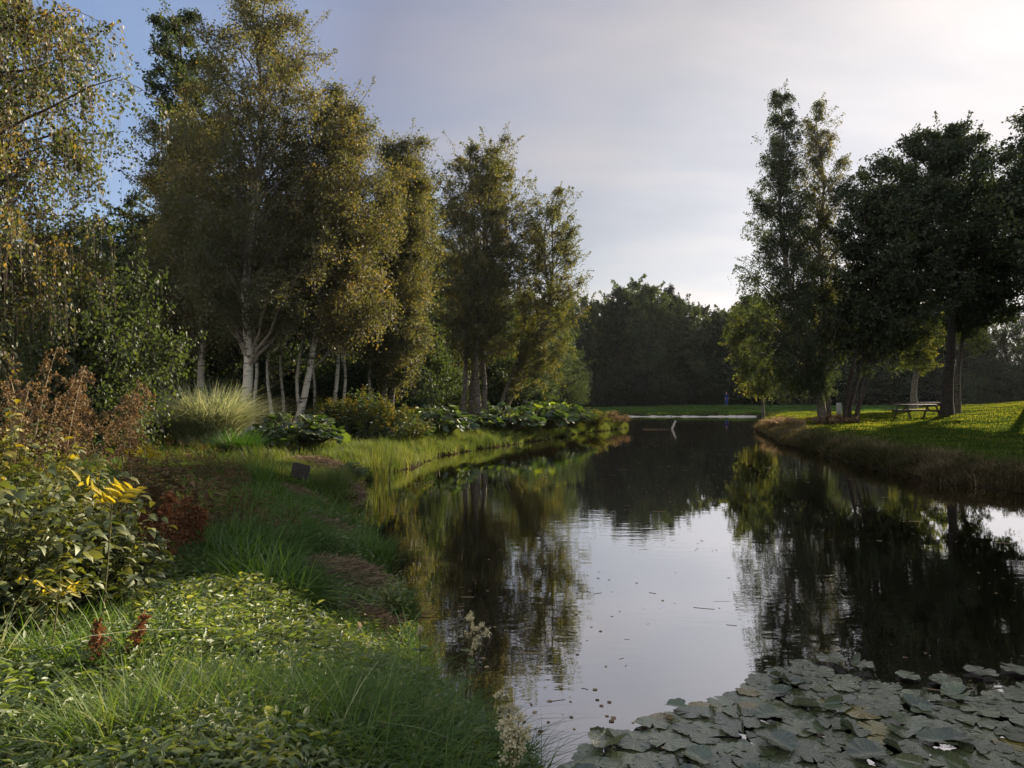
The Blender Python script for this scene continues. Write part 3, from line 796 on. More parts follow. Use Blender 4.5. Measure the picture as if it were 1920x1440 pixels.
# trees outside the frame on the right whose shade lies over the foreground
G_SH = 'trees on the right bank outside the frame'
sp = [(23, 25, 14, 5.0), (34, 38, 14, 5.0), (21, 16, 12, 4.5), (29, 31, 13, 4.5)]
shp = None
for i, (x, y, H, R) in enumerate(sp):
    if shp is None:
        shp = wood_tree('bank_tree', 'leafy tree standing right of the frame on the right bank', 'tree', G_SH, x, y, 14, 5.0, 'oak_leaf', 'dark_bark', ROUND, .17, 90, 0, .10, nl=10)
        o_ = shp
    else:
        o_ = copy_tree(shp)
    place(o_, x, y, i * 1.7, R / 5.0); o_.scale[2] = H / 14

rng = np.random.default_rng(42)
# ------------------------------------------------------------------ grass and ground cover
def screen_pts(n, y0, y1, x0, x1, zc=.65):
    """random land points spread evenly over a patch of the view"""
    py = rng.uniform(y0, y1, n); px = rng.uniform(x0, x1, n)
    D = (EYE - zc) * F / (py - HY)
    return X(px, D), D

HEAPS = [(645, 7.9, .62), (690, 6.7, .4), (605, 18.7, .8), (572, 14.2, .5), (615, 11, .45), (564, 16.2, .25)]
def off_heaps(x, y):
    k = np.ones(len(x), bool)
    for (px, D, R) in HEAPS:
        k &= (x - X(px, D)) ** 2 + (y - D) ** 2 > (R * rng.uniform(.75, 1.15, len(x))) ** 2
    return k | (rng.uniform(0, 1, len(x)) < .24)
def low_near_heaps(x, y):
    f = np.ones(len(x))
    for (px, D, R) in HEAPS:
        cx_, L = X(px, D), R + .10 * D
        hit = (np.abs(x - cx_) < R * .9) & (y > D - L) & (y < D + R)
        f = np.where(hit, np.minimum(f, .38), f)
    return f
def grass_obj(name, label, pts, h, wd, lean, mat, segs=3, tint=(.1, .9), az=None, noise=2.0, thr=0.0):
    x, y = pts
    d = pond_d(x, y)
    keep = (d > thr) & off_heaps(x, y)
    x, y = x[keep], y[keep]
    n = len(x)
    P = np.stack([x, y, zg(x, y) - .01], -1)
    a = rng.uniform(0, 6.28, n) if az is None else az + rng.normal(0, .8, n)
    hv = vnoise(x * noise, y * noise, 21)
    hh = h * (.45 + .9 * hv) * rng.uniform(.6, 1.25, n) * low_near_heaps(x, y)
    tv = np.clip(tint[0] + (tint[1] - tint[0]) * (.55 * rng.uniform(0, 1, n) + .45 * vnoise(x * 1.3, y * 1.3, 33)), 0, 1)
    v, f, m_ = blades(P, hh, wd * rng.uniform(.7, 1.3, n), a, lean * rng.uniform(.3, 1.5, n), segs)
    mb = MB(); mb.add(v, f, np.repeat(tv, m_))
    return tag(mb.build(name, M[mat]), label, 'grass', None, 'stuff')

# foreground long grass, dense and bent
def cat(*a):
    return np.concatenate([q[0] for q in a]), np.concatenate([q[1] for q in a])
p1 = screen_pts(52000, 1010, 1600, -150, 1010)
p2 = screen_pts(42000, 850, 1060, 150, 860, .6)
p1 = (p1[0], p1[1])
grass_obj('long_grass', 'long green grass over the near left bank', cat(p1, p2), .24, .007, .75, 'grass', 4, noise=1.6)
p3 = screen_pts(900, 900, 1500, 0, 950)
grass_obj('dead_grass', 'scattered pale dead blades over the near grass', p3, .42, .008, 1.1, 'pampas', 5, (0, .5))
# tufts of longer grass in clumps
cxs, cys = screen_pts(420, 840, 1500, 60, 960)
cl = rng.integers(0, 420, 26000)
rr_ = rng.normal(0, .10, (26000, 2)) * (1 + cys[cl][:, None] * .03)
grass_obj('tussock_grass', 'tussocks of longer bent grass on the near left bank', (cxs[cl] + rr_[:, 0], cys[cl] + rr_[:, 1]), .42, .009, .95, 'grass', 4, (.2, 1.0))
mx_, my_ = screen_pts(95, 900, 1130, 390, 720, .6)
cl = rng.integers(0, 95, 15000)
rr_ = rng.normal(0, .16, (15000, 2))
grass_obj('tussock_grass', 'big tussocks of lush arching grass halfway along the left bank', (mx_[cl] + rr_[:, 0], my_[cl] + rr_[:, 1]), .52, .016, 1.0, 'grass', 5, (.2, .85))
# sunlit yellow grass on the left shore
n = 60000
ii = rng.integers(7, 15, n); uu = rng.uniform(0, 1, n)
A_, B_ = POND[ii], POND[ii + 1]
q = A_ + (B_ - A_) * uu[:, None]
nn_ = np.stack([-(B_ - A_)[:, 1], (B_ - A_)[:, 0]], -1); nn_ /= np.linalg.norm(nn_, axis=1, keepdims=True)
q = q + nn_ * np.abs(rng.normal(0, 1.3, n))[:, None] + rng.normal(0, .1, (n, 2))
grass_obj('shore_grass', 'yellow green sunlit grass fringing the left shore', (q[:, 0], q[:, 1]), .38, .013, .6, 'shore_grass', 3, (0, 1))
# lawns
x1, y1 = screen_pts(60000, 772, 880, 60, 700, .8)
x2 = rng.uniform(-22, -3, 26000); y2 = rng.uniform(14, 44, 26000)
grass_obj('lawn_grass', 'short sunlit lawn behind the left bank plants', (np.r_[x1, x2], np.r_[y1, y2]), .10, .014, .6, 'lawn', 2, (0, 1))
n = 130000
x3 = rng.uniform(9, 52, n); y3 = rng.uniform(16, 70, n)
k_ = (x3 > 9) & (x3 < .75 * y3 + 8)
grass_obj('bank_lawn', 'bright mown lawn on the right bank around the picnic table', (x3[k_], y3[k_]), .10, .022, .6, 'lawn', 2, (0, 1), thr=.5)
x4 = rng.uniform(-2, 48, 40000); y4 = rng.uniform(70, 100, 40000)
grass_obj('far_grass', 'shaded grass along the far bank', (x4, y4), .16, .03, .5, 'grass', 2, (0, .7))
# dry grass hanging over the right bank
n = 46000
ii = rng.integers(25, 36, n); uu = rng.uniform(0, 1, n)
A_, B_ = POND[ii], POND[ii + 1]
q = A_ + (B_ - A_) * uu[:, None]
nn_ = np.stack([-(B_ - A_)[:, 1], (B_ - A_)[:, 0]], -1); nn_ /= np.linalg.norm(nn_, axis=1, keepdims=True)
q = q + nn_ * np.abs(rng.normal(.1, .55, n))[:, None] + rng.normal(0, .1, (n, 2))
grass_obj('dry_grass', 'dry brown grass hanging over the right bank edge', (q[:, 0], q[:, 1]), .36, .015, 1.25, 'bank_straw', 3, (-.1, 1.0), noise=3.0, thr=.02)

# leafy ground cover (nettles and herbs)
def cover(name, label, pts, h, leafL, mat, nl=9, thr=.05, tint=(0, 1), tmpl=LEAFB):
    x, y = pts
    k = (pond_d(x, y) > thr) & off_heaps(x, y)
    x, y = x[k], y[k]; n = len(x)
    z0 = zg(x, y)
    hv = h * (.4 + .9 * vnoise(x * 1.1, y * 1.1, 51)) * rng.uniform(.6, 1.2, n) * low_near_heaps(x, y)
    s = rng.uniform(.25, 1.0, (n, nl))
    phi = rng.uniform(0, 6.28, (n, nl))
    off = rng.uniform(.005, .03, (n, nl))
    P = np.stack([x[:, None] + off * np.cos(phi), y[:, None] + off * np.sin(phi), z0[:, None] + hv[:, None] * s], -1).reshape(-1, 3)
    ax = np.stack([np.cos(phi), np.sin(phi), rng.uniform(-.6, .6, (n, nl))], -1).reshape(-1, 3)
    N = norm(np.array([0, 0, 1.0]) + .6 * rng.normal(size=ax.shape))
    sz = leafL * rng.uniform(.5, 1.25, n * nl)
    v, f, m_ = scatter(tmpl, P, ax, N, sz)
    tv = np.clip(tint[0] + (tint[1] - tint[0]) * (np.repeat(.5 * rng.uniform(0, 1, n) + .3 * vnoise(x, y, 5), nl) + .25 * rng.uniform(0, 1, n * nl)), 0, 1)
    mb = MB(); mb.add(v, f, np.repeat(tv, m_))
    return tag(mb.build(name, M[mat]), label, 'ground cover', None, 'stuff')
cp = cat(screen_pts(6500, 1010, 1260, 150, 720), screen_pts(9000, 1180, 1600, -150, 1000), screen_pts(2200, 940, 1120, 550, 820, .5), screen_pts(2600, 1050, 1500, 700, 960, .4))
cover('ground_cover', 'low leafy herbs and nettles covering the near bank', cp, .27, .058, 'nettle', 12, tmpl=LEAFN)
cover('herb_cover', 'small rounder leaved weeds among the near grass', cat(screen_pts(4500, 1150, 1600, -150, 980), screen_pts(2500, 930, 1200, 200, 760)), .16, .034, 'nettle', 12, tint=(.2, 1.0), tmpl=LEAFC)
bx_, by_ = cat(screen_pts(1500, 860, 1060, 230, 470, .5), screen_pts(450, 980, 1050, 330, 560, .5))
cover('dead_undergrowth', 'withered brown leaves and stems right of the leafy shrub', (bx_, by_), .36, .05, 'brown', 12, tmpl=LEAFN)

# fallen leaves caught in the grass
fx, fy = screen_pts(1500, 900, 1560, -100, 960)
k = (pond_d(fx, fy) > .05); fx, fy = fx[k], fy[k]; nf = len(fx)
v, f, m_ = scatter(LEAFC, np.stack([fx, fy, zg(fx, fy) + rng.uniform(.03, .22, nf)], -1), rnd_dir(nf) * np.array([1, 1, .4]), norm(np.array([0, 0, 1.0]) + .5 * rng.normal(size=(nf, 3))), rng.uniform(.02, .055, nf))
mb = MB(); mb.add(v, f, np.repeat(rng.uniform(.2, 1, nf), m_))
tag(mb.build('fallen_leaves', M['straw']), 'fallen brown leaves caught in the near grass', 'leaf litter', None, 'stuff')

rng = np.random.default_rng(43)
# ------------------------------------------------------------------ plants
def z_at(x, y):
    return float(zg(np.array([x]), np.array([y]))[0])

def leafy_shrub(name, label, cat_, x, y, H, R, nstem, leafL, leaf, tb_=0.0, nl=26, tmpl=LEAFB, stalk='stalk', group=None, gather=0.0, up=.3, z0=None):
    z0 = z_at(x, y) if z0 is None else z0
    root = empty(name, (x, y, z0)); tag(root, label, cat_, group)
    n = nstem
    phi = rng.uniform(0, 6.28, n); rr = R * np.sqrt(rng.uniform(0, 1, n))
    tip = np.stack([rr * np.cos(phi), rr * np.sin(phi), H * (1 - .45 * (rr / R) ** 2) * rng.uniform(.55, 1.05, n)], -1)
    b0 = tip * np.array([.45, .45, 0])
    mid = (b0 + tip) / 2 * np.array([.8, .8, 1.25])
    P = bez(b0, mid, tip, 7)
    st = MB(); v, f = tubes(P, np.repeat(np.linspace(.006, .002, 7)[None], n, 0), 4); st.add(v, f, .2)
    st.build('stem', M[stalk], root)
    s = gather + (1 - gather) * rng.uniform(.1, 1.0, (n, nl))
    Lp = along(P, s).reshape(-1, 3) + rng.normal(size=(n * nl, 3)) * .035
    a = rng.uniform(0, 6.28, n * nl)
    ax = np.stack([np.cos(a), np.sin(a), rng.uniform(-.5, up, n * nl)], -1)
    N = norm(np.array([0, 0, 1.0]) + .4 * rng.normal(size=ax.shape))
    v, f, m_ = scatter(tmpl, Lp, ax, N, leafL * rng.uniform(.35, 1.45, n * nl))
    tv = np.clip(np.repeat(rng.beta(2, 2.4, n), nl) * .6 + rng.uniform(0, .4, n * nl) + tb_, 0, 1)
    lf = MB(); lf.add(v, f, np.repeat(tv, m_))
    lf.build('foliage', M[leaf], root)
    return root

leafy_shrub('leafy_shrub', 'broad leaved green shrub filling the lower left edge', 'shrub', -3.15, 4.5, 1.15, .85, 190, .085, 'shrub_leaf', .0, 30, LEAFC)
leafy_shrub('leafy_shrub', 'smaller dull green shrub sloping to the grass right of the broad leaved one', 'shrub', -2.78, 5.2, .85, .5, 110, .075, 'shrub_leaf', -.06, 30, LEAFC)
leafy_shrub('leafy_shrub', 'yellowing shrub behind the broad leaved one at the left edge', 'shrub', -4.2, 6.4, 1.35, .95, 150, .085, 'shrub_leaf', .22, 28, LEAFC)
leafy_shrub('leafy_shrub', 'brownish bush with mixed leaves in front of the dry plumes', 'shrub', -3.7, 7.8, .95, 1.0, 80, .09, 'brown', .1, tmpl=LEAFN)
def sprig(name, label, x, y, z, n, L, leaf='sun_leaf'):
    root = empty(name, (x, y, z_at(x, y))); tag(root, label, 'plant')
    h = z - root.location[2]
    P = bez(np.array([[-.05, 0, 0.]]), np.array([[0, .02, h * .6]]), np.array([[.03, 0, h]]), 7)
    st = MB(); v, f = tubes(P, np.linspace(.006, .003, 7)[None], 5); st.add(v, f)
    # pinnate side stalks
    kk = 5; az = np.linspace(-.9, 2.6, kk) + .3
    tipb = np.stack([.17 * np.cos(az), .08 * np.sin(az) - .03, h - .17 + .17 * rng.uniform(0, 1, kk)], -1)
    b0 = np.repeat(P[0, -2][None], kk, 0) - np.array([0, 0, .06])
    Q = bez(b0, (b0 + tipb) / 2 + np.array([0, 0, .04]), tipb, 5)
    v, f = tubes(Q, np.repeat(np.linspace(.003, .0015, 5)[None], kk, 0), 4); st.add(v, f)
    st.build('stem', M['stalk'], root)
    s = np.tile(np.linspace(.2, 1, n), (kk, 1))
    Lp = along(Q, s).reshape(-1, 3)
    dirq = np.repeat(norm(tipb - b0), n, 0)
    side = np.tile(np.where(np.arange(n) % 2 == 0, 1.0, -1.0), kk)[:, None]
    perp = norm(np.cross(dirq, np.array([0, .55, .8])))
    ax = dirq * .6 + perp * side + rng.normal(0, .12, (len(Lp), 3))
    N = norm(np.array([.2, -.55, .8]) + .25 * rng.normal(size=(len(Lp), 3)))
    v, f, m_ = scatter(LEAFN, Lp, ax, N, 1.15 * L * rng.uniform(.8, 1.2, len(Lp)))
    lf = MB(); lf.add(v, f, np.repeat(rng.uniform(0, 1, len(Lp)), m_)); lf.build('foliage', M[leaf], root)
sprig('yellow_sprig', 'bright yellow leaved shoot standing out over the leafy shrub', X(205, 4.75), 4.75, 1.68, 8, .085)
sprig('yellow_sprig', 'small yellow shoot low on the front of the leafy shrub', X(105, 4.0), 4.0, 1.28, 5, .06)
sprig('yellow_sprig', 'little orange yellow shoot beside the path of sunlit lawn', X(272, 8.2), 8.2, 1.68, 6, .09)

# dry brown plumes
def plume(label, x, y, z, lean, mat, group=None, nb=26, L=.42, stalkm='pale_stalk', name='dry_plume'):
    root = empty(name, (x, y, z_at(x, y))); tag(root, label, 'plant', group)
    h = z - root.location[2]
    P = bez(np.array([[0, 0, 0.]]), np.array([[.02 * lean, 0, h * .6]]), np.array([[.22 * lean, .02, h]]), 8)
    st = MB(); v, f = tubes(P, np.linspace(.007, .003, 8)[None], 5); st.add(v, f); st.build('stem', M[stalkm], root)
    s = np.linspace(.5, 1, nb)[None]
    B0 = along(P, s)[0]
    l = L * (1.1 - s[0] * .75)
    a = rng.uniform(0, 6.28, nb)
    d = np.stack([np.cos(a), np.sin(a), rng.uniform(-.1, .5, nb)], -1)
    tip = B0 + d * l[:, None] * np.array([.7, .7, .4]); tip[:, 2] -= .35 * l
    Q = bez(B0, (B0 + tip) / 2 + np.array([0, 0, .12]) * l[:, None], tip, 5)
    hd = MB()
    v, f = tubes(Q, np.repeat(np.linspace(.003, .0015, 5)[None], nb, 0), 3); hd.add(v, f, .2)
    q = 34
    sp_ = rng.uniform(.15, 1, (nb, q)); Lp = along(Q, sp_).reshape(-1, 3) + rng.normal(size=(nb * q, 3)) * .012
    v, f, m_ = scatter(LEAF4, Lp, rnd_dir(nb * q), rnd_dir(nb * q), rng.uniform(.012, .034, nb * q))
    hd.add(v, f, np.repeat(rng.uniform(.1, 1, nb * q), m_)); hd.build('seed_head', M[mat], root)
    return root
G_PL = 'dry brown plumes at the left edge'
for i, (px, D, py, ln) in enumerate([(48, 7.0, 655, 1.2), (15, 6.6, 720, .8), (62, 7.2, 712, -1.0), (88, 7.4, 700, 1.2), (112, 7.3, 690, 1.0), (10, 7.5, 745, 1.4), (70, 6.6, 752, .7), (35, 7.8, 735, -.6), (130, 7.9, 725, .5)]):
    plume('tall dry brown plume among others at the left edge above the yellowing shrub', X(px, D), D, Z(py, D), ln, 'brown', G_PL)
G_P2 = 'dry brown plumes around the sloping one'
for i, (px, D, py, ln) in enumerate([(205, 8.4, 722, 1.8), (225, 8.8, 735, .6), (190, 8.6, 755, -1), (240, 8.2, 740, .2), (180, 9.0, 760, 1)]):
    plume('dry brown plume in the clump between the left edge and the sunlit lawn', X(px, D), D, Z(py, D), ln, 'brown', G_P2, 24, .5, 'brown_stalk')
G_RU = 'rust brown astilbe heads'
for i, (px, D, py, ln) in enumerate([(300, 6.6, 925, .4), (325, 6.4, 932, .6), (285, 6.2, 950, -.4), (310, 6.1, 965, .3), (340, 6.5, 950, .7), (275, 6.5, 970, .2), (355, 6.9, 955, .5)]):
    plume('rust brown astilbe head in the clump right of the leafy shrub', X(px, D), D, Z(py, D), ln, 'rust', G_RU, 20, .22, 'brown_stalk', 'astilbe')

# seed spires (dark brown narrow stalks) beside the plumes
def spire(label, x, y, z, group=None, mat='brown', name='seed_spire', thick=.035, lean=.1, n=420, frac=.4):
    root = empty(name, (x, y, z_at(x, y))); tag(root, label, 'plant', group)
    h = z - root.location[2]
    P = bez(np.array([[0, 0, 0.]]), np.array([[.02, 0, h * .5]]), np.array([[lean, 0, h]]), 7)
    st = MB(); v, f = tubes(P, np.linspace(.006, .002, 7)[None], 5); st.add(v, f); st.build('stem', M['brown_stalk'], root)
    s = frac + (1 - frac) * rng.uniform(0, 1, (1, n)); Lp = along(P, s)[0] + rng.normal(size=(n, 3)) * thick * (1.15 - s[0][:, None]) * np.array([1, 1, .6])
    v, f, m_ = scatter(LEAF4, Lp, rnd_dir(n), rnd_dir(n), rng.uniform(.012, .03, n))
    hd = MB(); hd.add(v, f, np.repeat(rng.uniform(0, .8, n), m_)); hd.build('seed_head', M[mat], root)
for px, D, py in [(133, 7.6, 690), (118, 7.7, 705), (243, 9.0, 712)]:
    spire('narrow dark brown seed spire beside the dry plumes', X(px, D), D, Z(py, D), 'dark seed spires at the left')
spire('reddish brown dock stalk standing in the bright herbs at lower left', X(178, 3.9), 3.9, Z(1165, 3.9), None, 'rust', 'dock_plant', .05, .02, 700, .1)
spire('second thinner reddish dock stalk right of the first at lower left', X(232, 4.0), 4.0, Z(1150, 4.0), None, 'rust', 'dock_plant', .035, .12, 420, .15)

# silver grass
def tuft(name, label, cat_, x, y, n, H, R, wd, lean, mat, stuffn=5, tint=(0, 1), group=None):
    z0 = z_at(x, y)
    a = rng.uniform(0, 6.28, n); r = R * np.sqrt(rng.uniform(0, 1, n))
    P = np.stack([r * np.cos(a), r * np.sin(a), np.full(n, -.03)], -1)
    az = a + rng.normal(0, .7, n)
    v, f, m_ = blades(P, H * rng.uniform(.5, 1.15, n), wd * rng.uniform(.6, 1.3, n), az, lean * rng.uniform(.2, 1.4, n), stuffn)
    mb = MB(); mb.add(v, f, np.repeat(np.clip(rng.uniform(tint[0], tint[1], n), 0, 1), m_))
    o_ = mb.build(name, M[mat]); o_.location = (x, y, z0)
    return tag(o_, label, cat_, group)
tuft('silver_grass', 'big pale arching clump of silver grass in the sun on the left bank', 'grass clump', X(388, 21.3), 21.3, 3400, 1.9, .75, .036, .95, 'pampas', 6)
tuft('grass_clump', 'dark green arching grass clump in front of the silver grass', 'grass clump', X(452, 17.5), 17.5, 1300, .8, .35, .016, .85, 'grass', 5, (-.3, .3))
tuft('reed_clump', 'upright green reeds at the water edge below the yellow-topped shrub', 'reeds', X(712, 19.6), 19.6, 160, 1.25, .35, .016, .18, 'reed', 4, (.2, .9))
tuft('reed_clump', 'small sunlit reed tuft at the tip of the left bank', 'reeds', X(1190, 46), 46, 220, .8, .45, .03, .6, 'shore_grass', 4, (.2, .8))
tuft('reed_clump', 'low reed tuft in the water right of the tip of the left bank', 'reeds', X(1226, 47), 47, 70, .55, .35, .025, .3, 'shore_grass', 3, (.3, .9))
tuft('variegated_grass', 'striped pale yellow grass blades poking in at the lower left edge', 'grass clump', -2.62, 3.75, 60, .75, .12, .022, .9, 'pampas', 6, (.1, .8))
G_VT = 'pale arching grass tufts in the bright herbs'
for px, D in [(375, 4.3), (225, 4.55), (330, 3.9)]:
    tuft('grass_tuft', 'pale arching grass tuft standing above the bright herbs at lower left', 'grass clump', X(px, D), D, 40, .42, .05, .011, .8, 'pampas', 5, (0, .7), G_VT)

# shrub with the yellow flower heads
G_Y = None
def hump_shrub(label, x, y, humps, leaf, topleaf, ntop):
    z0 = z_at(x, y); root = empty('flowering_shrub', (x, y, z0)); tag(root, label, 'shrub')
    st, lf, tp = MB(), MB(), MB()
    for (ox, oy, R, H, n) in humps:
        phi = rng.uniform(0, 6.28, n); rr = R * np.sqrt(rng.uniform(0, 1, n))
        tip = np.stack([ox + rr * np.cos(phi), oy + rr * np.sin(phi), H * (1 - .5 * (rr / R) ** 2) * rng.uniform(.5, 1.12, n)], -1)
        b0 = tip * np.array([.75, .75, 0]); mid = (b0 + tip) / 2 * np.array([1, 1, 1.2])
        P = bez(b0, mid, tip, 6)
        v, f = tubes(P, np.repeat(np.linspace(.007, .002, 6)[None], n, 0), 3); st.add(v, f)
        nl = 26
        Lp = along(P, rng.uniform(.15, 1, (n, nl))).reshape(-1, 3) + rng.normal(size=(n * nl, 3)) * .06
        a = rng.uniform(0, 6.28, n * nl); ax = np.stack([np.cos(a), np.sin(a), rng.uniform(-.8, .4, n * nl)], -1)
        v, f, m_ = scatter(LEAFN, Lp, ax, norm(np.array([0, 0, 1.]) + .6 * rng.normal(size=ax.shape)), .15 * rng.uniform(.4, 1.3, n * nl))
        lf.add(v, f, np.repeat(np.clip(rng.beta(2, 2.5, n * nl), 0, 1), m_))
        # withering spikes on part of the stems
        k = rng.uniform(0, 1, n) < .5
        Q = P[k]; m = len(Q); q = ntop
        up = Q[:, -1] + np.array([0, 0, .16]) * rng.uniform(.3, 1.4, (m, 1)) + rng.normal(0, .05, (m, 3))
        U = bez(Q[:, -2], Q[:, -1], up, 4)
        Lp = along(U, rng.uniform(.2, 1, (m, q))).reshape(-1, 3) + rng.normal(size=(m * q, 3)) * .04
        v, f, m_ = scatter(LEAF4, Lp, norm(rnd_dir(m * q) + np.array([0, 0, .5])), rnd_dir(m * q), rng.uniform(.03, .09, m * q))
        tp.add(v, f, np.repeat(np.clip(np.repeat(rng.uniform(0, .6, m), q) + rng.uniform(0, .4, m * q), 0, 1), m_))
    st.build('stem', M['stalk'], root); lf.build('foliage', M[leaf], root)
    o_ = tp.build('flower_tops', M[topleaf], root); o_['label'] = 'yellow orange withering tops'
hump_shrub('wide green shrub with yellow and orange tops on the left bank', X(665, 25.5), 25.5,
    [(-.8, .2, 1.15, 1.35, 130), (.25, .0, 1.0, 1.75, 130), (1.2, .3, .95, 1.3, 100), (-.3, -.7, .9, 1.0, 70), (.8, -.6, .8, .95, 60)], 'big_leaf', 'top_leaf', 34)
leafy_shrub('flowering_shrub', 'lower bush with orange tinted tops right of the yellow-topped shrub', 'shrub', X(755, 26.5), 26.5, 1.1, 1.0, 90, .13, 'golden_leaf', .1, 22, LEAFN)

# large lobed leaves
def gunnera(label, x, y, R, H, n, Ls, group=None, name='giant_rhubarb'):
    z0 = z_at(x, y)
    root = empty(name, (x, y, z0)); tag(root, label, 'plant', group)
    a = rng.uniform(0, 6.28, n); r = R * np.sqrt(rng.uniform(.05, 1, n))
    tip = np.stack([r * np.cos(a), r * np.sin(a), H * (1 - .55 * (r / R) ** 2) * rng.uniform(.6, 1.05, n)], -1)
    b0 = tip * np.array([.3, .3, 0])
    P = bez(b0, (b0 + tip) / 2 + np.array([0, 0, .2 * H]), tip, 6)
    st = MB(); v, f = tubes(P, np.repeat(np.linspace(.018, .010, 6)[None], n, 0), 5); st.add(v, f); st.build('stalk', M['stalk'], root)
    ax = np.stack([np.cos(a), np.sin(a), rng.uniform(-.75, .05, n)], -1) + .3 * rng.normal(size=(n, 3))
    N = norm(np.array([0, 0, 1.0]) + .35 * rng.normal(size=(n, 3)))
    v, f, m_ = scatter(LOBED, tip, ax, N, Ls * rng.uniform(.55, 1.2, n))
    lf = MB(); lf.add(v, f, np.repeat(np.clip(rng.uniform(0, 1.02, n), 0, 1), m_)); lf.build('leaves', M['big_leaf'], root)
    return root
gunnera('clump of large glossy lobed leaves right of the silver grass', X(560, 21), 21, 1.15, 1.05, 300, .24)
gunnera('low glossy leaf clump between the silver grass and the larger leaf clump', X(505, 20), 20, .7, .7, 130, .20)
gunnera('clump of big shiny leaves below the dark-stemmed birch', X(822, 30), 30, 1.25, 1.25, 170, .36)
gunnera('dark clump of big leaves hanging over the water under the leaning birch', X(952, 35.2), 35.2, 1.5, 1.25, 230, .34)
gunnera('tall bank of big leaves at the water beyond the leaning birch', X(1015, 38.2), 38.2, 1.6, 1.45, 240, .36)
gunnera('bright leafed big plant near the tip of the left bank', X(1062, 41.5), 41.5, 1.4, 1.3, 210, .34)
gunnera('small leafy clump at the foot of the dark-stemmed birch', X(905, 33.8), 33.8, .9, .8, 110, .28)
leafy_shrub('bank_shrub', 'sunlit grassy shrub along the left bank past the big leaves', 'shrub', X(1105, 44.2), 44.2, 1.0, 1.5, 120, .16, 'golden_leaf', .05, 22, LEAFN)
leafy_shrub('bank_shrub', 'reddish brown withered shrub at the tip of the left bank', 'shrub', X(1150, 47.5), 47.5, .85, 1.1, 90, .15, 'straw', -.1, 22, LEAFN)
leafy_shrub('bank_shrub', 'small dark leafy bush beside the straw heap on the left shore', 'shrub', X(655, 18.3), 18.3, .45, .5, 50, .10, 'big_leaf', -.2, 18, LEAFN)
leafy_shrub('bank_shrub', 'low shrub above the shore left of the big shiny leaves', 'shrub', X(770, 27.5), 27.5, .8, 1.0, 80, .14, 'big_leaf', .0, 20, LEAFN)
leafy_shrub('bank_shrub', 'dry pale grassy bush at the point of the right bank', 'shrub', X(1470, 40.5), 40.5, .55, 1.3, 140, .16, 'straw', .25, 20, LEAFN)
leafy_shrub('bank_shrub', 'dry brush around the foot of the many stemmed bush', 'shrub', X(1560, 40), 40, .5, 1.5, 120, .15, 'straw', 0, 20, LEAFN)

# straw heaps
def heap(label, x, y, R, H, n, tint=(0, 1), L=.36):
    n = int(n * 1.9); H *= .6
    z0 = z_at(x, y)
    a = rng.uniform(0, 6.28, n); r = R * np.abs(rng.normal(0, .52, n))
    px_, py_ = r * np.cos(a), r * np.sin(a)
    zz_ = zg(x + px_, y + py_) - z0 + H * np.maximum(1 - (r / R) ** 2, .05) * rng.uniform(.2, 1, n) + .02
    P = np.stack([px_, py_, zz_], -1)
    th = rng.uniform(0, 6.28, n)
    d = np.stack([np.cos(th), np.sin(th), rng.normal(0, .2, n) - .12 * r / R], -1)
    l = L * rng.uniform(.3, 1.1, n)
    Q = bez(P - d * l[:, None] / 2, P + rng.normal(0, .06, (n, 3)) * L, P + d * l[:, None] / 2, 5)
    mb = MB(); v, f = tubes(Q, np.repeat((rng.uniform(.0016, .004, n) * (1 + .03 * y))[:, None], 5, 1), 3)
    mb.add(v, f, np.repeat(rng.uniform(tint[0], tint[1], n), 15))
    o_ = mb.build('straw_heap', M['straw']); o_.location = (x, y, z0)
    return tag(o_, label, 'straw heap')
heap('large heap of cut brown reeds near the water in the near grass', X(645, 7.9), 7.9, .62, .24, 2200, (.2, 1))
heap('flat scatter of dark dead reeds just below the large straw heap', X(690, 6.7), 6.7, .5, .06, 700, (0, .6))
heap('sunlit orange brown straw heap behind the dark slab', X(605, 18.7), 18.7, .85, .26, 1500, (.2, 1))
heap('dry straw patch in front of the dark slab', X(572, 14.2), 14.2, .55, .08, 700, (0, .8))
heap('small dry reed patch on the shore between the two heaps', X(615, 11), 11, .5, .07, 600, (0, .8))
heap('brown straw trailing down to the water below the reeds', X(660, 16.8), 16.8, .6, .1, 700, (.2, 1))

